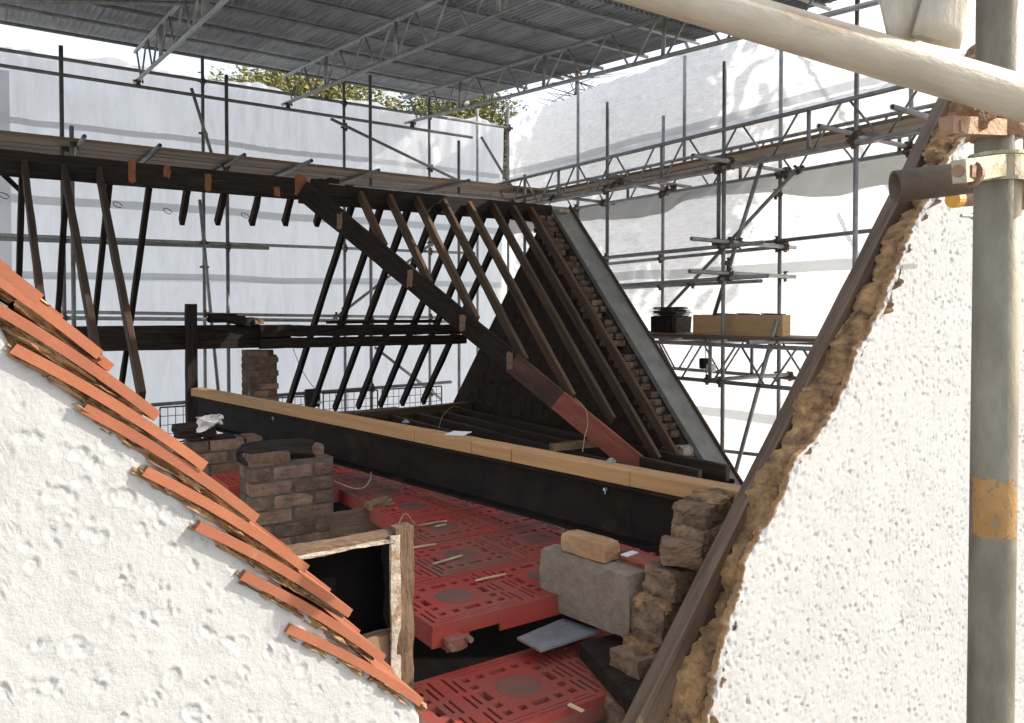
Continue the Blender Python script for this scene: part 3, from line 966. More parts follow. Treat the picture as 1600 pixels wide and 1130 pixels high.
for k, v in enumerate((12.25, 11.35, 10.45, 9.5, 8.6, 7.7, 6.8, 5.9, 5.0, 4.1)):
    tube('roof tube under the corrugated sheets, ' + ('at their lit back edge' if k == 0 else ('second', 'third', 'fourth', 'fifth', 'sixth', 'seventh', 'eighth', 'ninth', 'tenth', 'eleventh', 'twelfth', 'last')[k - 1] + ' from their lit back edge'), (-4.7, v, RF(v)), (7.45, v, RF(v)), None, name='roof_purlin_tube', cat='roof tube',
         group=None if k == 0 else 'tubes crossing under the metal roof')
tube('dark tube crossing the top left corner above the left roof girder', on(-60, 1, v=9.0), on(318, 6, v=9.0), None, name='roof_purlin_tube', cat='roof tube')

# ------------------------------------------------------------------ couplers where tubes cross
cmb = MB()
cmb.tube((0, -.026, -.026), (0, -.026, .026), .033, 8)
cmb.tube((-.026, .026, 0), (.026, .026, 0), .033, 8)
cmb.box((.047, -.026, 0), (.04, .014, .03))
cmb.box((-.043, -.026, 0), (.03, .02, .034))
cmb.box((0, .026, .045), (.03, .014, .04))
cmb.box((0, .026, -.046), (.034, .02, .034))
cmb.tube((.05, -.06, 0), (.05, .012, 0), .009, 6)
cmb.tube((0, -.002, .055), (0, .062, .055), .009, 6)
CPL = cmb.mesh('coupler')
CPL.materials.append(RUST)
cnt = {}
for i in range(len(TUBES)):
    for j in range(i + 1, len(TUBES)):
        (oa, a0, a1), (ob, b0, b1) = TUBES[i], TUBES[j]
        d1, d2, r_ = a1 - a0, b1 - b0, a0 - b0
        a, e, f_, c, b = d1.dot(d1), d2.dot(d2), d2.dot(r_), d1.dot(r_), d1.dot(d2)
        den = a * e - b * b
        if den < 1e-3 * a * e:
            continue
        s = min(1, max(0, (b * f_ - c * e) / den))
        t = min(1, max(0, (b * s + f_) / e))
        pa, pb_ = a0 + d1 * s, b0 + d2 * t
        dist = (pa - pb_).length
        if dist > .15 or dist < .004 or (pa - pb_).z ** 2 > .02:
            continue
        host = oa if oa.type == 'MESH' else ob
        if host.type != 'MESH':
            host = oa
        if cnt.get(host.name, 0) > 9:
            continue
        cnt[host.name] = cnt.get(host.name, 0) + 1
        z = d1.normalized()
        y = (pb_ - pa)
        y = (y - z * y.dot(z))
        if y.length < 1e-4:
            continue
        y.normalize()
        x = y.cross(z)
        M = Matrix((x, y, z)).transposed().to_4x4()
        M.translation = (pa + pb_) / 2
        put('coupler', CPL, None, M, host)

# ------------------------------------------------------------------ near scaffold: pole, stub tube, lattice beam
pu, pvv = .982, .440
pole = tube('big weathered upright scaffold pole in front of the right white wall', (pu, pvv, -2.2), (pu, pvv, 1.4), TUBEN, name='scaffold_standard', cat='scaffold upright', n=28, couple=False)
za, zb = on(1550, 838, v=pvv).z, on(1550, 742, v=pvv).z
AA, HH = np.meshgrid(np.linspace(math.radians(95), math.radians(245), 60), np.linspace(za, zb, 60), indexing='ij')
a0_ = math.atan2(-pvv, -pu)
R_ = .0244
Pp = np.stack([pu + R_ * np.cos(AA - math.pi + a0_ + .25), pvv + R_ * np.sin(AA - math.pi + a0_ + .25), HH], -1)
ed_ = np.minimum(np.minimum(AA - AA.min(), AA.max() - AA) / .5, np.minimum(HH - za, zb - HH) / .007)
mk = (ed_ + fbm(AA * 6, HH * 300, 77, 3) * .45 > .42) & (fbm(AA * 5, HH * 160, 78, 3) > -.75)
put('paint_band', grid_mesh(Pp, 'paint_band', True, mk[:-1, :-1]), OCHRE, None, pole)
# right-angle coupler round the pole
cz = on(1555, 263, v=pvv).z
cp = MB()
cp.tube((pu, pvv, cz - .015), (pu, pvv, cz + .015), .0285, 24)
Rv = Matrix.Rotation(-YAW - .45, 3, 'Z')
cp.box((pu + .045, pvv - .045, cz), (.05, .02, .028), Rv)
cp.tube((pu, pvv, cz + .0125), (pu, pvv, cz + .0165), .0305, 28)
cp.tube((pu, pvv, cz - .0165), (pu, pvv, cz - .0125), .0305, 28)
ear0, ear1 = Vector((pu - .02, pvv - .012, cz)), on(1506, 267, v=pvv - .02)
M_e, L_e = frame(ear0, ear1 + (ear1 - ear0).normalized() * .012)
cp.box(M_e @ Vector((L_e / 2, 0, 0)), (L_e, .014, .024), M_e.to_3x3())
o = put('coupler_band', cp.mesh('coupler_band'), ZINC, None, pole)
bz = on(1496, 267, v=pvv - .02)
bo = MB()
bo.tube(bz, bz + Vector((.05, .005, .0)), .0065, 12)
bo.tube(bz + Vector((.012, .0015, 0)), bz + Vector((.024, .0025, 0)), .012, 6)
bo.tube(bz + Vector((.026, .0015, 0)), bz + Vector((.034, .0025, 0)), .014, 14)
put('coupler_bolt', bo.mesh('coupler_bolt'), RUSTN, None, pole)
# swivel coupler between pole and sloping beam
sw = MB()
cz2 = on(1552, 205, v=pvv).z
sw.tube((pu, pvv, cz2 - .008), (pu, pvv, cz2 + .030), .0285, 28)
put('swivel_band', sw.mesh('swivel', True), RUSTN, None, pole)
for k, (x, y, sx, sy, sz) in enumerate(((1512, 190, .036, .020, .020), (1490, 196, .022, .012, .010), (1592, 205, .020, .026, .050), (1590, 305, .022, .022, .034), (1530, 178, .026, .024, .016))):
    p = on(x, y, v=pvv - .012)
    put('coupler_lug', lump_mesh(sx, sy, sz, 7, .07, 70 + k, 1.2), RUSTN, T(p) @ Matrix.Rotation(-YAW, 4, 'Z'), pole)
for k, (x, y) in enumerate(((1478, 196), (1590, 190))):
    p = on(x, y, v=pvv - .02)
    if k == 0:
        M_e, L_e = frame(Vector((pu - .02, pvv - .012, cz2)), p)
        ea = MB()
        ea.box(M_e @ Vector((L_e / 2, 0, 0)), (L_e, .014, .018), M_e.to_3x3())
        put('swivel_ear', ea.mesh('swivel_ear'), RUSTN, None, pole)
    m = MB()
    m.tube(p, p + Vector((.02, .002, 0)), .006, 10)
    m.tube(p + Vector((.014, .0014, 0)), p + Vector((.024, .0024, 0)), .0105, 6)
    put('coupler_bolt', m.mesh('bolt'), RUSTN, None, pole)
# stub tube behind the pole, pointing towards the roof
s0, s1 = on(1398, 292, v=.66), on(1640, 262, v=.52)
tube('thick brown stub tube pointing left from behind the big near pole', s0, s1, mat('stub_tube', (.085, .062, .043), (.17, .13, .095), 6, .6, .2, .3, 50), name='scaffold_transom', n=28, couple=False, r=.0242)
y0, y1 = on(1490, 312, v=.9), on(1620, 306, v=.86)
yt = tube('rusty tube with a yellow end behind the big near pole', y0, y1, RUSTN, name='scaffold_transom', n=16, couple=False, r=.0165)
m = MB()
dv_ = (y1 - y0).normalized()
m.tube(y0 - dv_ * .004, y0 + dv_ * .018, .0185, 16)
put('end_cap', m.mesh('end_cap'), YELLOW, None, yt)
m = MB()
b0, b1 = on(1502, 337, v=1.3), on(1560, 341, v=1.3)
m.tube(b0, b1, .006, 8)
m.tube(b0 + (b1 - b0) * .3, b0 + (b1 - b0) * .38, .011, 8)
tag(put('wall_bolt', m.mesh('bolt'), TUBE2), 'small steel bolt sticking out left of the big near pole, over the white wall', 'bolt')
# sloping lattice beam across the top right
n0, n1 = on(960, -38, v=.62), on(1660, 180, v=.33)
n0 = _rt * ((940 - PCX) / F * .86) + UPV * ((PCY + 40) / F * .86) + FWD * .86
n1 = _rt * ((1660 - PCX) / F * .80) + UPV * ((PCY - 172) / F * .80) + FWD * .80
_a = (n1 - n0).normalized()
n0, n1 = n0 - _a * 1.3, n1 + _a * .7
nb = thing('near_lattice_beam', 'pale galvanised lattice beam sloping across the top right corner', 'lattice beam', tuple(n0))
ax = (n1 - n0).normalized()


def npart(name, mb, smooth=True):
    me = mb.mesh(name)
    me.polygons.foreach_set('use_smooth', [smooth and len(p.vertices) == 4 for p in me.polygons])
    put(name, me, TUBEP, None, nb)


Q = ax.to_track_quat('Z', 'X').to_matrix().to_4x4()
Q.translation = n0
m = MB()
m.tube((0, 0, 0), (0, 0, (n1 - n0).length), .0218, 32)
me = m.mesh('chord')
me.polygons.foreach_set('use_smooth', [len(p.vertices) == 4 for p in me.polygons])
put('chord', me, TUBEP, Q, nb)
Q2 = T((UPV - ax * UPV.dot(ax)).normalized() * .42) @ Q
put('chord', me, None, Q2, nb)
pn = (UPV - ax * UPV.dot(ax)).normalized()


def nearp(x, y, z):
    return _rt * ((x - PCX) / F * z) + UPV * ((PCY - y) / F * z) + FWD * z


def flat_tube(name, a, b, w0, w1, th):
    """a tube squashed flat towards its welded end b"""
    a, b = Vector(a), Vector(b)
    ax_ = (b - a).normalized()
    side = ax_.cross(FWD).normalized()
    fr = side.cross(ax_).normalized()
    mb = MB()
    vs, fs = [], []
    n, seg = 16, 20
    for i in range(seg + 1):
        t = i / seg
        wx, wy = w0 + (w1 - w0) * max(0, (t - .62) / .38), th + (.006 - th) * max(0, (t - .60) / .40)
        for k in range(n):
            an = 2 * math.pi * k / n
            vs.append(a + ax_ * ((b - a).length * t) + side * wx * math.cos(an) + fr * wy * math.sin(an) * (1 + .15 * math.cos(3 * an)))
    for i in range(seg):
        for k in range(n):
            k2 = (k + 1) % n
            fs.append((i * n + k, i * n + k2, (i + 1) * n + k2, (i + 1) * n + k))
    fs += [tuple(range(n - 1, -1, -1)), tuple(range(seg * n, seg * n + n))]
    mb.add(vs, fs)
    npart(name, mb)


flat_tube('lattice_strut', nearp(1262, -560, .85), nearp(1434, 62, .83), .0225, .031, .021)
flat_tube('lattice_strut', nearp(1600, -470, .83), nearp(1462, 66, .815), .0225, .026, .021)

# ------------------------------------------------------------------ main roof timbers
VRG, TS = 7.90, 1.11
rb1 = beam('ridge_beam', (-1.6, VRG, 1.247), (2.76, VRG, 1.247), .05, .215, BURNT_OR_SHADE, segs=20, jit=.003)
tag(rb1, 'charred ridge beam with orange patches, left half of the ridge', 'ridge beam')
rb2 = beam('ridge_beam', (2.78, VRG + .01, 1.215), (6.0, VRG + .01, 1.215), .055, .215, BURNT_OR_SHADE, segs=26, jit=.006)
tag(rb2, 'burnt black ridge beam above the slanting rafters, right half of the ridge', 'ridge beam')
for (x, y, w_, h_, m_x) in ((206, 268, .055, .16, ORANGE), (261, 268, .05, .10, ORANGE), (325, 285, .045, .14, ORANGE), (433, 300, .05, .08, ORANGE), (470, 292, .10, .19, ORANGE)):
    p = on(x, y, v=VRG - .027)
    put('bare_patch', lump_mesh(w_ * 1.1, .008, h_ * 1.1, 8, .42, int(x), 1.5), m_x, T(p), rb1)
for (x, y, s) in ((500, 285, .11), (520, 283, .08), (488, 290, .07), (545, 292, .05)):
    put('charred_flake', lump_mesh(s * 1.6, .05, s * .6, 4, .35, int(x), 3), BURNT_OR_SHADE, T(on(x, y, v=VRG)), rb2)
UK = [.38 + .336 * k for k in range(17)]
# near-slope rafters
near = {0: (75, 560, 'left end of the ridge, first'), 1: (163, 620, 'second at the left end of the ridge'), 2: (222, 620, 'third at the left end of the ridge, in front of the charred purlin'),
        9: (604, 386, 'shortest jack rafter, at the top of the sloping valley beam'), 10: (679, 444, 'second jack rafter down the sloping valley beam'), 11: (750, 501, 'third jack rafter down the sloping valley beam'),
        12: (828, 565, 'fourth jack rafter down the sloping valley beam'), 13: (902, 622, 'fifth jack rafter down the sloping valley beam, near its red end'), 14: (961, 658, 'long rafter ending free just right of the red valley beam end'),
        15: (1024, 718, 'long rafter in front of the dark gable, second from its brick edge'), 16: (1070, 738, 'long rafter next to the stepped brick edge of the gable')}
un = {0: .39, 1: .68, 2: .95}
GN = 'rafters of the near roof slope'
for k, (x, y, lab) in near.items():
    u = un.get(k, {15: 5.40, 16: 5.655}.get(k, UK[k] + (.03 if k > 8 else 0)))
    e = on(x, y, u=u)
    h0 = 1.30
    v0 = VRG - .03
    hb = h0 - (v0 - e.y) * TS if k > 2 else e.z
    if k > 2:
        e.z = min(e.z, hb + .12)
        dirn = Vector((0, -1, -TS)).normalized()
        L_ = abs(e.z - h0) / abs(dirn.z)
        e = Vector((u, v0, h0)) + dirn * L_
    o = beam('rafter', (u, v0, h0 - .06), tuple(e - Vector((0, 0, .0))), .045, .10, RAFT if k > 2 else DARKT, ref=(0, -.74, .67), segs=14, jit=.0022)
    tag(o, ('dark rafter, ' if k < 3 else 'brown ') + lab, 'rafter', GN)
# far-slope rafters: whole ones at both ends, burnt stubs between
GF = 'rafters of the far roof slope'
for k in range(0, 16):
    u = UK[k]
    v0 = VRG + .03
    if 4 <= k <= 8:
        L_ = .50 - .02 * (k - 4)
        lab = 'burnt stub of a far rafter hanging under the ridge, ' + ('leftmost', 'second', 'third', 'fourth', 'rightmost')[k - 4] + ' of five'
    else:
        L_ = 3.45
        lab = 'black far slope rafter, ' + ({0: 'first from the left', 1: 'second from the left', 2: 'third from the left', 3: 'fourth from the left, beside the burnt stubs'}.get(k) or
                                           {9: 'first right of the burnt stubs', 10: 'second right of the burnt stubs', 11: 'third right of the burnt stubs', 12: 'fourth right of the burnt stubs',
                                            13: 'fifth right of the burnt stubs', 14: 'last but one before the dark gable', 15: 'last before the dark gable'}[k])
    dn = Vector((0, 1, -1.12)).normalized()
    o = beam('rafter', (u, v0, 1.25), tuple(Vector((u, v0, 1.25)) + dn * L_), .046, .095, BURNT_OR_SHADE, ref=(0, .74, .67), segs=12 if L_ > 1 else 4, jit=.003 if L_ > 1 else .006)
    tag(o, lab, 'rafter', GF)
# thin brace at far left
tag(beam('rafter_brace', on(4, 272, v=8.2), on(34, 300, v=8.2), .03, .04, BURNT_OR_SHADE, segs=3), 'thin dark strut under the left end of the ridge', 'brace')
# sloping valley beam
va, vb = Vector((2.80, VRG - .05, 1.235)), Vector((5.22, 5.42, -1.50))
dvv = (vb - va)
vm = va + dvv * .76
vk = va + dvv * .63
val = beam('valley_beam', va, vk, .07, .20, BURNT_OR_SHADE, segs=18, jit=.003)
tag(val, 'long charred valley beam slanting down to the right, with a red lower end', 'valley beam')
beam('faded_length', vk + dvv.normalized() * .002, vm, .071, .20, FADED, parent=val, segs=6, jit=.002)
beam('red_end', vm + dvv.normalized() * .004, va + dvv * .985, .072, .20, REDW, parent=val, segs=8, jit=.002)
Mv, Lv = frame(va, vb)
for k, s in enumerate((.42, 1.35, 2.03, 2.62)):
    put('bare_patch', lump_mesh(.055, .008, .15, 8, .40, k + 5, 1.5), PALEW, Mv @ T((s * Lv / 4.35 + .1, -.036, 0)) @ Matrix.Rotation(-.65, 4, 'Y'), val)
# purlin of two lengths
pu1 = beam('purlin', (-1.2, 8.86, -.268), (3.0, 8.86, -.275), .075, .255, BURNT_OR_SHADE, segs=16, jit=.003)
tag(pu1, 'thick charred purlin, left length with a post through it', 'purlin')
pu2 = thing('purlin', 'doubled split charred purlin, right length ending at the valley beam', 'purlin', (2.6, 8.74, -.28))
beam('upper_timber', (2.62, 8.74, -.215), (5.25, 8.74, -.225), .10, .125, BURNT_OR_SHADE, parent=pu2, segs=18, jit=.006)
beam('lower_timber', (2.62, 8.735, -.352), (5.25, 8.735, -.355), .09, .115, BURNT_OR_SHADE, parent=pu2, segs=18, jit=.004)
tag(beam('wall_plate', (3.5, 9.0, -.125), (5.0, 9.0, -.125), .10, .04, BURNT_OR_SHADE, segs=6), 'flat black plate lying on the right purlin', 'plate')
for k, (x, y, s) in enumerate(((348, 497, .30), (386, 503, .22), (372, 500, .14))):
    tag(put('charred_lump', lump_mesh(s, .12, .09, 4, .3, 120 + k, 2.5), BURNT_OR_SHADE, T(on(x, y, v=8.8))), ('long charred lump lying on the left purlin', 'charred lump on the joint of the two purlins', 'small charred lump between two larger ones on the purlin')[k], 'charred lump', None)
tag(put('plaster_lump', lump_mesh(.10, .08, .05, 3, .25, 130), PALEW, T(on(404, 503, v=8.75))), 'small pale chip lying on the purlin joint', 'chip')
post = tag(beam('post', (1.90, 8.72, .08), (1.90, 8.72, -1.7), .105, .105, BURNT_OR_SHADE, ref=(0, 1, 0), segs=12, jit=.003), 'black square post rising through the left purlin', 'post')
# wall plate, joists and floor timbers of the far loft
tag(beam('tie_timber', (4.0, 9.35, -1.38), (5.75, 9.45, -1.36), .12, .20, RAFT, segs=8), 'brown timber lying along the foot of the far rafters', 'timber')
tag(beam('tie_timber', (2.9, 9.9, -1.40), (4.9, 9.9, -1.40), .3, .12, STONE, segs=8, jit=.01), 'wall head under the feet of the far rafters', 'wall plate')
GJ = 'floor joists of the far loft'
for k in range(6):
    u = 3.75 + k * .36
    tag(beam('floor_joist', (u, 4.7, -1.44), (u, 9.3, -1.40), .05, .14, DARKT, segs=6), ('first', 'second', 'third', 'fourth', 'fifth', 'sixth')[k] + ' dark floor joist beyond the new timber, counted from the left', 'joist', GJ)
tag(beam('broken_timber', on(862, 700, h=-1.30), on(945, 690, h=-1.30), .07, .07, PALEW, segs=6, jit=.006), 'pale broken timber end lying behind the new timber', 'timber')
fl = MB()
fl.box((3.9, 7.6, -1.62), (4.2, 5.2, .04))
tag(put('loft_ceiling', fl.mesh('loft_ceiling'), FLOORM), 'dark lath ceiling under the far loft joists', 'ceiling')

# ------------------------------------------------------------------ gable (party) wall with stepped brick edge and coping
UG = 5.80
gw = thing('party_gable', 'dark sooty brick gable with stepped brick edge under a grey sloping coping', 'gable wall', (UG, VRG, -2.6))
m = MB()
hz = 1.02
slp = [(VRG, hz), (VRG - (hz + 2.6) / TS, -2.6), (VRG + (hz + 2.6) / 1.12, -2.6)]
vs = [(UG, a, b) for a, b in slp] + [(UG + .26, a, b) for a, b in slp]
m.add(vs, [(0, 1, 2), (3, 5, 4), (0, 3, 4, 1), (1, 4, 5, 2), (2, 5, 3, 0)])
put('wall_core', m.mesh('wall_core'), SOOT, None, gw)
m = MB()
h2_ = 1.19
slp = [(VRG, h2_), (VRG - (h2_ + 2.6) / TS, -2.6), (VRG + (h2_ + 2.6) / 1.12, -2.6)]
vs = [(UG + .17, a, b) for a, b in slp] + [(UG + .46, a, b) for a, b in slp]
m.add(vs, [(0, 1, 2), (3, 5, 4), (0, 3, 4, 1), (1, 4, 5, 2), (2, 5, 3, 0)])
put('outer_leaf', m.mesh('outer_leaf'), TOOTH, None, gw)
bms = [lump_mesh(.115, .215, .067, 4, .07, 200 + k, 2.0) for k in range(4)]
for b in bms:
    b.materials.append(TOOTH)
hh, row = 1.15, 0
while hh > -1.75:
    v = VRG - (1.23 - hh) / TS
    for q, (uu, back_) in enumerate(((UG + .0, random.choice((.07, .085, .11))), (UG + .125, random.choice((.10, .13))))):
        if random.random() < .84:
            put('brick', bms[(row + q) % 4], None, T((uu + random.uniform(-.012, .012), v + back_, hh)) @ Matrix.Rotation(random.uniform(-.3, .3), 4, 'Z'), gw)
    hh -= .075
    row += 1
dn = Vector((0, -1, -TS)).normalized()
c0 = Vector((6.14, VRG + .02, 1.30))
beam('coping', c0, c0 + dn * 4.5, .29, .06, LEAD, ref=(0, -.74, .67), parent=gw, segs=12, jit=.003)
beam('coping_lip', c0 + Vector((.155, 0, .02)), c0 + Vector((.155, 0, .02)) + dn * 4.5, .02, .10, RAFT, ref=(0, -.74, .67), parent=gw, segs=12, jit=.003)
put('plaster_patch', lump_mesh(.16, .16, .05, 4, .2, 300), PLAST, T(c0 + dn * .10 + Vector((-.02, 0, .03))), gw)
put('plaster_patch', lump_mesh(.22, .14, .26, 5, .2, 301), PLAST, T(on(1071, 716, u=5.95)), gw)
# courses of the inner gable face
bmf = lump_mesh(.012, .213, .063, 2, .05, 210, 2.0)
bmf.materials.append(SOOT)
cnt_b = 0
for r_ in range(34):
    z = 1.0 - r_ * .075
    va_, vb_ = VRG - (hz - z) / TS + .12, VRG + (hz - z) / 1.12 - .12
    y = va_ + (.11 if r_ % 2 else 0) + .11
    while y < vb_ - .1 and z > -1.4:
        if cnt_b < 260 and random.random() < .75:
            put('brick', bmf, None, T((UG - .004 + random.uniform(-.002, .003), y, z)), gw)
            cnt_b += 1
        y += .225

# ------------------------------------------------------------------ brick piers
def pier(name, label, origin, ang, nx, ny, courses, seed, missing=0.0, m=BRICKD, topjag=True):
    """a pier of real bricks in stretcher bond; origin is its near left bottom corner"""
    r = random.Random(seed)
    t = thing(name, label, 'brick pier', tuple(origin))
    Mo = T(origin) @ Matrix.Rotation(ang, 4, 'Z')
    variants = [lump_mesh(.215, .1025, .066, 4, .055, seed * 10 + k, 2.4) for k in range(4)] + [lump_mesh(.1025, .1025, .066, 4, .06, seed * 10 + 5 + k, 2.4) for k in range(2)]
    for x in variants:
        x.materials.append(m)
    Lx, Ly = nx * .225, ny * .1125
    core = MB()
    core.box((Lx / 2, Ly / 2, courses * .075 / 2 - .03), (Lx - .017, Ly - .017, courses * .075 - .06))
    put('mortar_core', core.mesh('mortar_core'), JOINT, Mo, t)
    for c in range(courses):
        z = c * .075 + .035
        for j in (0, ny - 1):
            x = 0.0
            if c % 2:
                put('brick', variants[4 + r.randrange(2)], None, Mo @ T((.051, j * .1125 + .051, z)), t)
                x = .1125
            while x + .2 < Lx + .01:
                if not (topjag and c == courses - 1 and r.random() < .4):
                    put('brick', variants[r.randrange(4)], None, Mo @ T((x + .1075 + r.uniform(-.004, .004), j * .1125 + .051 + r.uniform(-.006, .006), z + r.uniform(-.002, .002))) @ Matrix.Rotation(r.uniform(-.03, .03), 4, 'Z'), t)
                x += .225
            if c % 2 and x + .09 < Lx + .01:
                put('brick', variants[4 + r.randrange(2)], None, Mo @ T((x + .051, j * .1125 + .051, z)), t)
        for j in range(1, ny - 1):
            for xx in (.051, Lx - .061):
                put('brick', variants[4 + r.randrange(2)], None, Mo @ T((xx, j * .1125 + .051, z + r.uniform(-.002, .002))), t)
    return t


pA = on(393, 845, v=4.05)
pier('brick_pier', 'dark brick pier standing in front of the steel beam, by the red pallets', (pA.x, 4.05, -1.40), 0, 2, 2, 9, 31)
pB = on(300, 790, v=5.1)
pier('brick_pier', 'dark brick pier under the far end of the steel beam', (pB.x, 5.1, -1.55), 0, 2, 2, 10, 32, topjag=False)
pC = on(389, 600, v=8.85)
pier('brick_pier', 'slim broken brick stack rising to the purlin joint', (pC.x, 8.82, -1.55), 0, 1.4, 3, 15, 33)
tag(put('charred_lump', lump_mesh(.36, .2, .10, 4, .2, 140), BURNT_OR_SHADE, T(on(432, 706, v=4.2))), 'charred timber pad on top of the near dark brick pier', 'charred lump')
for k, (x, y, s) in enumerate(((304, 672, .24), (345, 690, .16))):
    tag(put('charred_lump', lump_mesh(s, .16, .08, 5, .15, 150 + k), BURNT_OR_SHADE, T(on(x, y, v=5.2))), ('charred pad beside the foot of the black post', 'flat charred pad under the crumpled paper')[k], 'charred lump')
# crumpled paper
A, H = np.meshgrid(np.linspace(0, 1, 16), np.linspace(0, 1, 14), indexing='ij')
X = (A - .5) * .15 + .012 * fbm(A * 4, H * 4, 71)
Zc = (H - .5) * .085 + .05 * (A - .5) * (1 - H) + .012 * fbm(A * 3, H * 5, 72)
P = np.stack([X, .02 * fbm(A * 5, H * 5, 73, 3), Zc], -1)
tag(put('crumpled_paper', grid_mesh(P[::-1], 'paper', smooth=False), PAPER_OR_SUN, T(on(328, 659, v=5.0))), 'crumpled white paper lying at the far end of the steel beam', 'paper')

# ------------------------------------------------------------------ steel beam with new timber on top
bA = on(300, 607, h=-.63)
bB = on(980, 735.8, h=-.63)
bd = (bB - bA).normalized()
side = Vector((-bd.y, bd.x, 0))
if side.x < 0:
    side = -side
e0, e1 = bA - bd * .02, bB + bd * .52
sb = thing('steel_beam', 'black steel beam carrying a new timber, across the attic', 'steel beam', (e0.x, e0.y, -.9))
W2 = .066


def bpt(p, off, z):
    q = Vector(p) + side * off
    return (q.x, q.y, z)


ofs = W2 - .010
beam('web', bpt(e0, ofs, -.809), bpt(e1, ofs, -.809), .009, .206, STEEL, parent=sb, segs=1, jit=0, ch=.001)
beam('flange', bpt(e0, ofs, -.918), bpt(e1, ofs, -.918), 2 * W2, .011, STEEL, parent=sb, segs=1, jit=0, ch=.001)
beam('flange', bpt(e0, ofs, -.700), bpt(e1, ofs, -.700), 2 * W2 - .012, .011, STEEL, parent=sb, segs=1, jit=0, ch=.001)
cuts = [0, .0]
Lb = (e1 - e0).length
tp = thing('packing_timber', 'fresh yellow timber bolted along the top of the black steel beam', 'timber', bpt(e0, .05, -.66))
marks = [on(x, 720, h=-.66) for x in (742, 800, 980)]
prev = 0.0
ends = []
for x, y in ((653, 690), (738, 709), (800, 722), (978, 762)):
    p = on(x, y, h=-.69)
    ends.append((Vector((p.x, p.y, 0)) - Vector((e0.x, e0.y, 0))).dot(Vector((bd.x, bd.y, 0))))
ends = sorted(ends) + [Lb]
for q in ends:
    a_, b_ = e0 + bd * prev, e0 + bd * (q - .004)
    beam('timber_length', bpt(a_, .048, -.6605), bpt(b_, .048, -.6605), .098 + random.uniform(-.002, .002), .062, NEWW, parent=tp, segs=6, jit=.0008, ch=.003)
    prev = q
for (x, y) in ((500, 630), (634, 660), (955, 722)):
    p = on(x, y, h=-.628)
    m = MB()
    m.tube((p.x, p.y, -.6295), (p.x, p.y, -.621), .02, 12)
    m.tube((p.x, p.y, -.6215), (p.x, p.y, -.612), .011, 6)
    put('bolt', m.mesh('bolt'), TUBE, None, tp)
# white flat standing in for a patch of sun on the timber; small white label hanging off the web
p = on(716, 677, h=-.626)
m = MB()
m.box((0, 0, 0), (.13, .10, .003))
tag(put('sun_patch', m.mesh('sun_patch_flat'), PAPER_OR_SUN, T((p.x, p.y, -.6265)) @ Matrix.Rotation(math.radians(38), 4, 'Z')), 'white flat standing in for a patch of sun on the new timber', 'paper')
for i, (x, y) in enumerate(((954, 757), (443, 647))):
    p = on(x, y, h=-.72)
    q = e0 + bd * ((Vector((p.x, p.y, 0)) - Vector((e0.x, e0.y, 0))).dot(Vector((bd.x, bd.y, 0))))
    m = MB()
    b_ = Vector(bpt(q, ofs - .012, -.735 if i == 0 else -.74))
    m.box(b_, (.012, .012, .012))
    m.box(b_ - Vector((0, 0, .012)), (.004, .004, .014))
    tag(put('beam_clip', m.mesh('clip'), PAPER_OR_SUN), ('small white clip on the near end of the steel web', 'small white clip on the far end of the steel web')[i], 'clip')

# ------------------------------------------------------------------ red plastic pallets
def plate(xc, yc, solid, zt, zb):
    """a plate with real holes from a cut grid"""
    nx, ny = len(xc) - 1, len(yc) - 1
    m = MB()
    vid = {}

    def v(i, j, t):
        k = (i, j, t)
        if k not in vid:
            vid[k] = len(m.v)
            m.v.append((xc[i], yc[j], zt if t else zb))
        return vid[k]
    for i in range(nx):
        for j in range(ny):
            if not solid[i, j]:
                continue
            m.f.append((v(i, j, 1), v(i + 1, j, 1), v(i + 1, j + 1, 1), v(i, j + 1, 1)))
            if i == 0 or not solid[i - 1, j]:
                m.f.append((v(i, j, 0), v(i, j, 1), v(i, j + 1, 1), v(i, j + 1, 0)))
            if i == nx - 1 or not solid[i + 1, j]:
                m.f.append((v(i + 1, j, 1), v(i + 1, j, 0), v(i + 1, j + 1, 0), v(i + 1, j + 1, 1)))
            if j == 0 or not solid[i, j - 1]:
                m.f.append((v(i + 1, j, 0), v(i + 1, j, 1), v(i, j, 1), v(i, j, 0)))
            if j == ny - 1 or not solid[i, j + 1]:
                m.f.append((v(i, j + 1, 0), v(i, j + 1, 1), v(i + 1, j + 1, 1), v(i + 1, j + 1, 0)))
    return m


CELL = .40
holes = []                       # x0, x1, y0, y1 within a cell centred on 0
for s in (-1, 1):
    for c_, hw in ((-.118, .013), (-.066, .013), (0, .030), (.066, .013), (.118, .013)):
        holes.append((c_ - hw, c_ + hw, s * .118 - .013, s * .118 + .013))
        if abs(c_) < .1:
            holes.append((s * .118 - .013, s * .118 + .013, c_ - hw, c_ + hw))
    for y0_, y1_ in ((-.172, -.075), (-.05, .04), (.065, .172)):
        holes.append((s * .176 - .0045, s * .176 + .0045, y0_, y1_))
    for y0_, y1_ in ((-.14, -.06), (-.035, .03), (.055, .14)):
        holes.append((s * .153 - .0045, s * .153 + .0045, y0_, y1_))
    for x0_, x1_ in ((-.15, -.05), (-.03, .07), (.09, .15)):
        holes.append((x0_, x1_, s * .160 - .002, s * .160 + .002))
    for x0_, x1_ in ((-.165, -.07), (-.05, .05), (.07, .165)):
        holes.append((x0_, x1_, s * .178 - .002, s * .178 + .002))


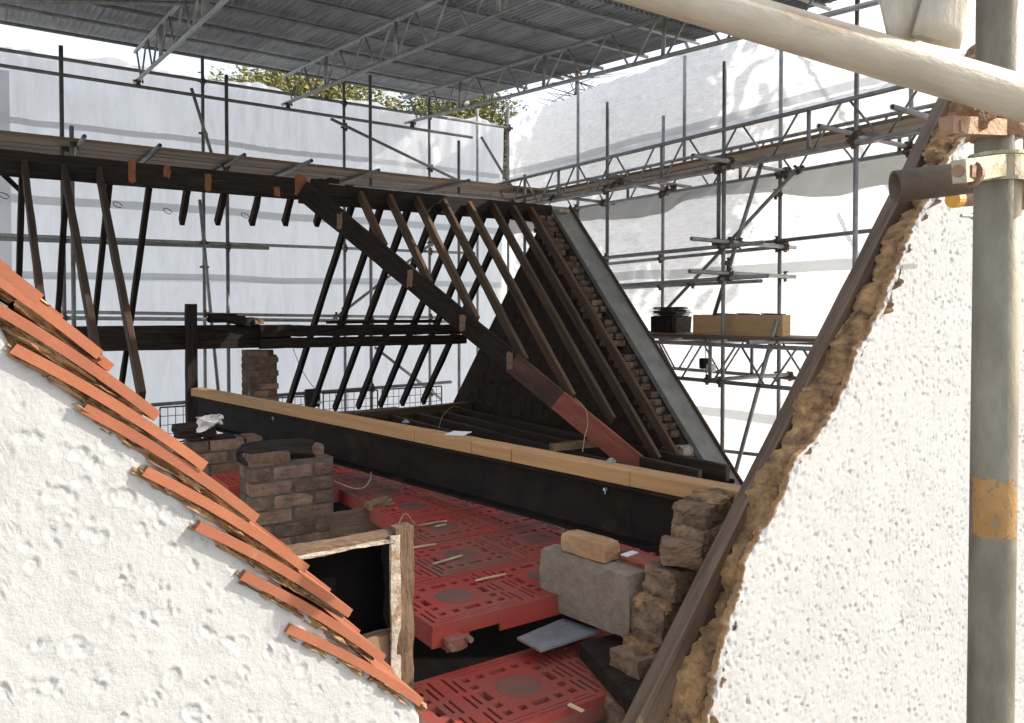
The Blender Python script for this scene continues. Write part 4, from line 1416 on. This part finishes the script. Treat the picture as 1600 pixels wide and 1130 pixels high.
def pallet_meshes(ncell):
    xc, yc = {-CELL / 2 + .003}, {-CELL / 2 + .003, CELL / 2 - .003}
    xc.add(CELL * (ncell - .5) - .003)
    hs_ = []
    for c in range(ncell):
        for (a, b, c_, d_) in holes:
            hs_.append((a + c * CELL, b + c * CELL, c_, d_))
            xc |= {round(a + c * CELL, 5), round(b + c * CELL, 5)}
            yc |= {round(c_, 5), round(d_, 5)}
    xc, yc = sorted(xc), sorted(yc)
    X, Y = (np.array(xc)[:-1] + np.array(xc)[1:]) / 2, (np.array(yc)[:-1] + np.array(yc)[1:]) / 2
    solid = np.ones((len(X), len(Y)), bool)
    for (a, b, c_, d_) in hs_:
        solid[np.ix_((X > a) & (X < b), (Y > c_) & (Y < d_))] = False
    deck = plate(xc, yc, solid, 0, -.022).mesh('pallet_deck')
    sk_ = MB()
    x0_, x1_, y0_, y1_ = xc[0], xc[-1], yc[0], yc[-1]
    t = .008
    for yy in (y0_ + t / 2, y1_ - t / 2):
        for c in range(ncell):
            sk_.box((c * CELL - .13, yy, -.047), (.14, t, .05))
            sk_.box((c * CELL + .13, yy, -.047), (.14, t, .05))
            sk_.box((c * CELL, yy, -.034), (.12, t, .024))
    for xx in (x0_ + t / 2, x1_ - t / 2):
        sk_.box((xx, 0, -.047), (t, y1_ - y0_ - 2 * t - .002, .05))
    skirt = sk_.mesh('pallet_skirt')
    lg = []
    for c in range(ncell):
        m = MB()
        m.tube((c * CELL, 0, -.11), (c * CELL, 0, -.0225), .045, 10, r2=.062)
        lg.append(m.mesh('pallet_foot'))
    dc = []
    for c in range(ncell):
        m = MB()
        vs, fs = [], []
        rad = [0, .018, .026, .034, .044, .054, .062, .070]
        n = 24
        for i, r_ in enumerate(rad):
            z = .0016 + (.0016 if i % 2 else 0) - (.0030 if i == len(rad) - 1 else 0)
            for k in range(n):
                a = 2 * math.pi * k / n
                vs.append((c * CELL + r_ * math.cos(a), r_ * math.sin(a), z))
        for i in range(len(rad) - 1):
            for k in range(n):
                k2 = (k + 1) % n
                fs.append((i * n + k, (i + 1) * n + k, (i + 1) * n + k2, i * n + k2))
        m.add(vs, fs)
        dc.append(m.mesh('pallet_disc', True))
    for x in [deck, skirt] + lg:
        x.materials.append(PALLET)
    for x in dc:
        x.materials.append(PALDIRT)
    return deck, skirt, lg, dc


deck, skirt, lg, dc = pallet_meshes(2)
GP = 'red plastic pallets laid as a floor'


def pallet(u0, v0, z, label):
    M = T((u0 + CELL / 2, v0 + CELL / 2, z)) @ Matrix.Rotation(random.uniform(-.006, .006), 4, 'Z')
    t = tag(put('plastic_pallet', None, None, M), label, 'pallet', GP)
    put('deck', deck, None, M, t)
    put('skirt', skirt, None, M, t)
    for x in lg:
        put('foot', x, None, M, t)
    for x in dc:
        put('ring_disc', x, None, M @ T((0, 0, .0005)), t)
    return t


pallet(.775, 1.775, -1.15, 'lower red pallet in front, across the dark gap')
pallet(1.58, 1.775, -1.15, 'lower red pallet under the concrete block side, beside the front one')
rows_ = [(2.195, 1.195), (2.597, 1.455), (3.0, 1.60), (3.405, 1.66), (3.81, 1.70), (4.215, 1.35), (4.62, 1.2), (5.03, 1.3)]
ordn = ('front', 'second', 'third', 'fourth', 'fifth', 'sixth', 'seventh', 'last')
for i, (v, u0) in enumerate(rows_):
    for j, k in enumerate((-1, 0, 1)):
        u = u0 + k * .805
        if (2.9 < v < 4.1 and u < 1.55) or u + .8 < (.9 if v < 3.9 else 1.6) or u > 2.75 - .16 * i * .5 or (i == 0 and k == -1) or (1 <= i <= 2 and k == -1 and u < .62):
            continue
        pallet(u, v, -1.0 + random.uniform(-.003, .003), 'red pallet in the ' + ordn[i] + ' raised row, ' + ('left' if k == -1 else ('middle' if k == 0 else 'right')) + ' piece beneath the steel beam side' if k == 1 else
               'red pallet in the ' + ordn[i] + ' raised row, ' + ('left piece by the brick pier' if k == -1 else 'middle piece'))
# broken red foot with yellow bolts under the front pallet
fo = on(708, 1000, v=2.19)
rf_ = tag(put('pallet_clamp', lump_mesh(.075, .05, .04, 4, .2, 160), PALLET, T((fo.x, 2.185, fo.z - .005))), 'dark red lump with two yellow bolts under the front pallet lip', 'clamp')
for dx in (-.028, .038):
    m = MB()
    m.tube((fo.x + dx, 2.14, fo.z + dx * .2), (fo.x + dx, 2.175, fo.z + dx * .2), .010, 10)
    put('bolt', m.mesh('bolt'), PALEW, None, rf_)

# ------------------------------------------------------------------ hatch of ragged boards with a dark void
hv = 2.09
hp1 = on(628, 826, v=hv)
hl_ = .28
ht = thing('wall_hatch', 'ragged timber lined hatch with a black opening, behind the orange tiles', 'hatch', (hp1.x, hv, -1.2))


def ragged(name, p0, p1, wd, dp, m, seed, amp=.012):
    M, L = frame(p0, p1)
    n = int(L / .02) + 2
    r0 = np.linspace(0, L, n)
    vs, fs = [], []
    sec = [(-1, -1), (0, -1.05), (1, -1), (1.02, 0), (1, 1), (0, 1.04), (-1, 1), (-1.03, 0)]
    for i, x in enumerate(r0):
        for k, (a, b) in enumerate(sec):
            q = mnoise.noise_vector(Vector((x * 9 + seed, k * .9, seed * .7))) * amp + mnoise.noise_vector(Vector((x * 40, k * 3.1, seed))) * amp * .5
            vs.append((x, a * wd / 2 + q.x, b * dp / 2 + q.y))
    for i in range(n - 1):
        for k in range(8):
            k2 = (k + 1) % 8
            fs.append((i * 8 + k, i * 8 + k2, i * 8 + 8 + k2, i * 8 + 8 + k))
    fs += [tuple(range(7, -1, -1)), tuple(range((n - 1) * 8, n * 8))]
    mb = MB()
    mb.add(vs, fs)
    return put(name, mb.mesh(name), m, M, ht)


zt_, zb_ = hp1.z, -1.25
ragged('post_board', (hp1.x, hv, zb_), (hp1.x, hv, zt_ + .01), .055, .046, RAGGED, 3, .009)
ragged('head_board', (hp1.x - .02, hv + .01, zt_ - .012), (.25, hv + .01, zt_ - .012), .045, .020, RAGGED, 9, .005)
ragged('plaster_edge', (hp1.x - .032, hv - .02, zb_), (hp1.x - .032, hv - .02, zt_ - .01), .03, .010, PLAST, 5, .004)
ragged('plaster_edge', (hp1.x - .03, hv - .02, zt_ - .024), (.25, hv - .02, zt_ - .024), .02, .007, PLAST, 6, .004)
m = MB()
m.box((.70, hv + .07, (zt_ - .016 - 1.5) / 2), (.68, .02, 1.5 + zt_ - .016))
put('void_panel', m.mesh('void_panel'), VOID, None, ht)  # black panel put in for the unlit depth of the opening
tag(put('pipe_end', lump_mesh(.10, .06, .10, 4, .12, 171), PLAST, T(on(578, 985, v=hv + .12))), 'pale plaster lump inside the black hatch, low right', 'plaster lump')
tag(put('broken_board', lump_mesh(.16, .05, .12, 4, .2, 172), PALEW, T(on(592, 1020, v=hv + .02))), 'tan broken board below the black hatch opening', 'board')
# broken joist by the pier
bj0, bj1 = on(520, 822, v=3.75), on(604, 806, v=3.75)
bjo = thing('broken_joist', 'short broken joist jutting out of the near brick pier', 'joist', tuple(bj0))
beam('joist_body', bj0, bj1, .07, .12, RAGGED, parent=bjo, segs=6, jit=.005)
put('pale_break', lump_mesh(.13, .09, .045, 4, .3, 174), PALEW, T(on(592, 788, v=3.72)) @ Matrix.Rotation(-.15, 4, 'Y'), bjo)
tag(beam('joist_strip', on(525, 738, v=5.2), on(600, 733, v=5.2), .05, .05, ORANGE, segs=4), 'orange timber strip glimpsed between pier and steel beam', 'timber')

# ------------------------------------------------------------------ concrete block, brick, red scrap, slate
hb = on(985, 1004, h=-1.07)
bx = Vector((bd.x, bd.y, 0)).normalized()
Mb = Matrix((bx, side, Vector((0, 0, 1)))).transposed().to_4x4()
Mb = Matrix((-bx, -side * -1, Vector((0, 0, 1)))).transposed().to_4x4()
ctr = hb - bx * .215 + side * .055
Mb.translation = (ctr.x, ctr.y, -1.07 + .1085)
tag(put('concrete_block', lump_mesh(.43, .105, .217, 8, .022, 180, 3.0), BLOCK, Mb), 'grey brown concrete block on edge under the steel beam', 'concrete block')
q = on(918, 880, h=-.852)
Mq = Mb.copy()
cq = ctr - bx * .02 + side * .012
Mq.translation = (cq.x, cq.y, -.819)
tag(put('buff_brick', lump_mesh(.21, .085, .064, 5, .06, 181, 2.4), BUFF, Mq), 'single yellowish brick on top of the concrete block', 'brick')
p = on(1003, 877, h=-.845)
m = MB()
m.box((0, 0, 0), (.14, .06, .012))
Mr = Mb.copy()
Mr.translation = p + Vector((0, 0, .006))
sc_ = tag(put('red_scrap', m.mesh('scrap'), REDW, Mr), 'flat red scrap with a white end behind the concrete block', 'scrap')
m = MB()
m.box((.052, 0, .0075), (.03, .062, .004))
put('white_end', m.mesh('white_end'), PAPER_OR_SUN, Mr @ Matrix.Identity(4), sc_)
cs = [on(808, 996, h=-1.09), on(845, 1016, h=-1.09), on(938, 986, h=-1.09), on(880, 966, h=-1.09)]
m = MB()
vs = cs + [c - Vector((0, 0, .008)) for c in cs]
m.add(vs, [(0, 1, 2, 3), (7, 6, 5, 4), (0, 4, 5, 1), (1, 5, 6, 2), (2, 6, 7, 3), (3, 7, 4, 0)])
tag(put('loose_slate', m.mesh('loose_slate'), SLATE), 'loose grey slate lying across the gap between red pallets', 'slate')
# black slab that stands for the shaded floor right of the lower pallets
m = MB()
cs = [on(905, 1004, h=-1.10), on(1000, 1110, h=-1.10), on(1080, 1000, h=-1.10), on(985, 985, h=-1.10)]
vs = cs + [c - Vector((0, 0, .05)) for c in cs]
m.add(vs, [(0, 1, 2, 3), (7, 6, 5, 4), (0, 4, 5, 1), (1, 5, 6, 2), (2, 6, 7, 3), (3, 7, 4, 0)])
tag(put('floor_shade_slab', m.mesh('floor_shade_slab'), BURNT_OR_SHADE), 'black slab for the shaded floor beside the lower pallet below the concrete block', 'board')

# ------------------------------------------------------------------ broken brick jamb beside the front rafter
jb = thing('broken_jamb', 'stack of rough broken bricks left of the thick brown rafter', 'brick jamb', tuple(on(1000, 1120, v=1.75)))
for k, (x, y, w_, h_, v, rz) in enumerate(((1098, 806, .19, .10, 1.80, .3), (1092, 850, .13, .13, 1.78, .2), (1066, 862, .09, .07, 1.76, .7), (1098, 872, .08, .06, 1.74, .3), (1056, 906, .17, .09, 1.80, .1), (1030, 944, .10, .05, 1.80, .2),
                                         (1036, 968, .16, .12, 1.80, .15), (1003, 1046, .14, .125, 1.78, .05), (1030, 1060, .12, .10, 1.80, .4), (974, 1108, .12, .11, 1.77, .1), (1000, 1125, .13, .10, 1.79, .3), (960, 1160, .2, .12, 1.79, .1),
                                         (1110, 780, .11, .035, 1.79, .3), (1022, 1004, .15, .035, 1.80, .1))):
    put('brick', lump_mesh(w_ * 1.1, .13, h_ * 1.08, 11, .17, 400 + k, 2.6), STONE if k not in (5, 12, 13) else MORTARD, T(on(x, y, v=v)) @ Matrix.Rotation(rz, 4, 'Z') @ Matrix.Rotation(random.uniform(-.12, .12), 4, 'Y'), jb)

# ------------------------------------------------------------------ mesh guards, cables, splinters, pulley
def guard(label, a, b, v, hgt):
    p0, p1 = on(*a, v=v), on(*b, v=v)
    t = thing('mesh_guard', label, 'mesh guard', tuple(p0), 'mesh guards low on the left scaffold')
    fr = MB()
    z0 = p0.z
    L = p1.x - p0.x
    for (q0, q1) in (((p0.x, v, z0), (p1.x, v, z0)), ((p0.x, v, z0 - hgt), (p1.x, v, z0 - hgt)), ((p0.x, v, z0), (p0.x, v, z0 - hgt)), ((p1.x, v, z0), (p1.x, v, z0 - hgt))):
        fr.tube(q0, q1, .010, 6)
    put('frame', fr.mesh('guard_frame'), MESHM, None, t)
    wm = MB()
    n = max(2, int(L / .085))
    for k in range(1, n):
        wm.tube((p0.x + L * k / n, v, z0), (p0.x + L * k / n, v, z0 - hgt), .0045, 4)
    for k in range(1, 4):
        wm.tube((p0.x, v, z0 - hgt * k / 4), (p1.x, v, z0 - hgt * k / 4), .0045, 4)
    w_ = put('wire', wm.mesh('guard_wires'), MESHM, None, t)
    w_['kind'] = 'stuff'


guard('black mesh guard glimpsed beside the tile ends, left of the post', (250, 637), (298, 634), VI - .1, .45)
guard('black mesh guard behind the slim brick stack', (432, 622), (498, 617), VI - .1, .45)
guard('black mesh guard between the feet of the far rafters, left one', (505, 615), (590, 609), VI - .1, .45)
guard('black mesh guard between the feet of the far rafters, right one', (597, 609), (690, 602), VI - .1, .45)
tag(put('guard_clip', lump_mesh(.22, .04, .26, 3, .1, 190), MESHM, T(on(488, 622, v=VI - .2))), 'black bracket on the low rail beside the first far rafter', 'bracket')


def cable(name, label, pts, r, m, cat='cable', steps=6):
    pts = [Vector(p) for p in pts]
    out = []
    n = len(pts)
    for i in range(n - 1):
        p0, p1, p2, p3 = pts[max(i - 1, 0)], pts[i], pts[i + 1], pts[min(i + 2, n - 1)]
        for s in range(steps):
            t = s / steps
            out.append(.5 * ((2 * p1) + (p2 - p0) * t + (2 * p0 - 5 * p1 + 4 * p2 - p3) * t * t + (3 * p1 - p0 - 3 * p2 + p3) * t ** 3))
    out.append(pts[-1])
    mb = MB()
    for a, b in zip(out, out[1:]):
        mb.tube(a, b, r, 5)
    return tag(put(name, mb.mesh(name, True), m), label, cat)


cable('loose_cable', 'thin pale cable looping from the brick pier beneath the steel beam', [on(522, 752, h=-.93), on(552, 763, h=-.97), on(570, 761, h=-.96), on(579, 748, h=-.92), on(580, 738, h=-.9)], .004, WIREM)
cable('loose_cable', 'thin cable rising from the pallets left of the ragged hatch corner', [on(616, 838, h=-.99), on(632, 803, h=-.92), on(648, 818, h=-.97), on(662, 820, h=-.99), on(690, 815, h=-.99)], .003, WIREM)
cable('loose_cable', 'thin cable hanging down in front of the red pallets under the steel beam', [on(633, 757, v=4.2), on(630, 775, v=4.1), on(620, 795, h=-.995)], .003, WIREM)
cable('loose_cable', 'looped pale cable hanging on the red end of the valley beam', [on(898, 622, v=5.6), on(915, 640, v=5.5), on(918, 665, v=5.45), on(914, 680, v=5.4), on(910, 706, v=5.3)], .005, WIREM)
cable('loose_cable', 'dark cable arching over the loft timber behind the painted sun patch', [on(686, 668, v=8.0), on(692, 650, v=8.2), on(706, 636, v=8.4), on(718, 637, v=8.6)], .005, WIREM)
cable('loose_cable', 'hairline wire hanging against the sheet right of the slim brick stack', [on(458, 545, v=9.5), on(470, 575, v=9.6), on(486, 600, v=9.8), on(500, 615, v=10)], .004, MESHM)
for x, y, lab in ((6, 306, 'small tie loop hanging from the left sheet at the picture edge'), (184, 320, 'small tie loop on the left sheet right of the third far rafter'), (262, 330, 'small tie loop on the left sheet left of the burnt stubs'), (383, 337, 'small tie loop on the left sheet between two burnt stubs')):
    c_ = on(x, y, v=VS - .12)
    cable('tie_loop', lab, [c_ + Vector((.06 * math.cos(a), 0, .035 * math.sin(a) - .02 * math.cos(a))) for a in np.linspace(0, 5.6, 9)], .006, MESHM, 'tie', 2)
for k, (a, b, lab) in enumerate((((638, 857), (681, 850), 'pale splinter on the red pallets, nearest to the ragged hatch'), ((677, 881), (722, 868), 'pale splinter on the red pallets, middle one with a bent end'),
                                ((743, 907), (790, 897), 'pale splinter on the red pallets, nearest to the concrete block'), ((655, 821), (698, 814), 'pale splinter on the red pallets, upper of a crossing pair'), ((680, 823), (697, 819), 'short pale splinter on the red pallets, lower of a crossing pair'))):
    z = -.992
    tag(beam('splinter', on(*a, h=z), on(*b, h=z), .007, .006, STRAWM, segs=3, jit=.001, ch=.001), lab, 'splinter')
tag(beam('splinter', on(889, 1101, h=-1.142), on(911, 1111, h=-1.142), .012, .006, STRAWM, segs=3, jit=.001, ch=.001), 'pale strip lying on the lower red pallet', 'splinter')
pl = thing('rope_pulley', 'small black and white pulley hanging under the right walkway', 'pulley', tuple(on(1106, 571, u=UI + .2)))
pc = on(1106, 571, u=UI + .2)
put('black_block', lump_mesh(.10, .08, .13, 4, .12, 195), BURNT_OR_SHADE, T(pc + Vector((.0, .06, .02))), pl)
put('white_block', lump_mesh(.09, .08, .10, 4, .12, 196), PAPER_OR_SUN, T(pc + Vector((.0, -.05, -.03))), pl)
for dx in (-.04, .03):
    m = MB()
    m.tube(pc + Vector((0, dx, .03)), pc + Vector((0, dx + .01, .36)), .006, 5)
    m.tube(pc + Vector((0, dx, -.03)), pc + Vector((0, dx * .3, -.22)), .006, 5)
    put('rope', m.mesh('rope'), MESHM, None, pl)

# ------------------------------------------------------------------ trees beyond the sheeting
def tree(label, base, top, crown_c, crown_r, n, seed, leafm=FOLI, size=.16, sticks=40):
    r = random.Random(seed)
    t = thing('tree', label, 'tree', base)
    m = MB()
    b, tp_ = Vector(base), Vector((base[0], base[1], top))
    m.tube(b, tp_, .20, 8, r2=.05)
    C = Vector(crown_c)
    for k in range(sticks):
        d = Vector((r.uniform(-1, 1), r.uniform(-1, 1), r.uniform(-.6, .8))).normalized()
        a = Vector((base[0], base[1], C.z + r.uniform(-crown_r[2], crown_r[2]) * .8))
        m.tube(a, a + Vector((d.x * crown_r[0], d.y * crown_r[1], d.z * crown_r[2] * .5)) * r.uniform(.5, 1.0), .016, 5, r2=.005)
    put('trunk', m.mesh('trunk'), BARK, None, t)
    if n:
        lm = MB()
        cl = []
        for k in range(max(8, n // 60)):
            d = Vector((r.gauss(0, 1), r.gauss(0, 1), r.gauss(0, 1))).normalized() * r.uniform(.35, 1) ** .6
            cl.append((C + Vector((d.x * crown_r[0], d.y * crown_r[1], d.z * crown_r[2])), r.uniform(.25, .5)))
        for k in range(n):
            c, s = r.choice(cl)
            p = c + Vector((r.gauss(0, s), r.gauss(0, s), r.gauss(0, s * .6)))
            a, bb = Vector((r.gauss(0, 1), r.gauss(0, 1), r.gauss(0, .5))).normalized(), Vector((r.gauss(0, 1), r.gauss(0, 1), r.gauss(0, 1))).normalized()
            w_ = size * r.uniform(.5, 1.3)
            bb = (bb - a * bb.dot(a)).normalized()
            lm.add([p - a * w_ * .5, p + bb * w_ * .22, p + a * w_ * .5, p - bb * w_ * .22], [(0, 1, 2, 3)])
        put('crown', lm.mesh('crown'), leafm, None, t)
    return t


tree('yellow green conifer beyond the left sheet, under the roof edge', (9.6, 26.4, -7), 7.2, (9.6, 26.2, 6.2), (3.3, 2.0, 2.3), 24000, 5, size=.19)
tree('yellow green tree beyond the left sheet, nearest to the sheeting corner', (15.6, 26.2, -7), 7.6, (15.4, 26.2, 6.3), (3.2, 2.0, 2.3), 22000, 6, size=.19)
tree('bare twiggy tree beyond the sheeting corner', (13.4, 16.5, -7), 6.5, (13.4, 16.5, 5.0), (1.8, 1.6, 1.8), 0, 8, sticks=160)
tree('broad tree beyond the right sheet, only its shade shows', (14.8, 5.6, -7), 8.5, (14.6, 5.9, 6.3), (2.0, 2.6, 2.2), 5200, 9, size=.42)
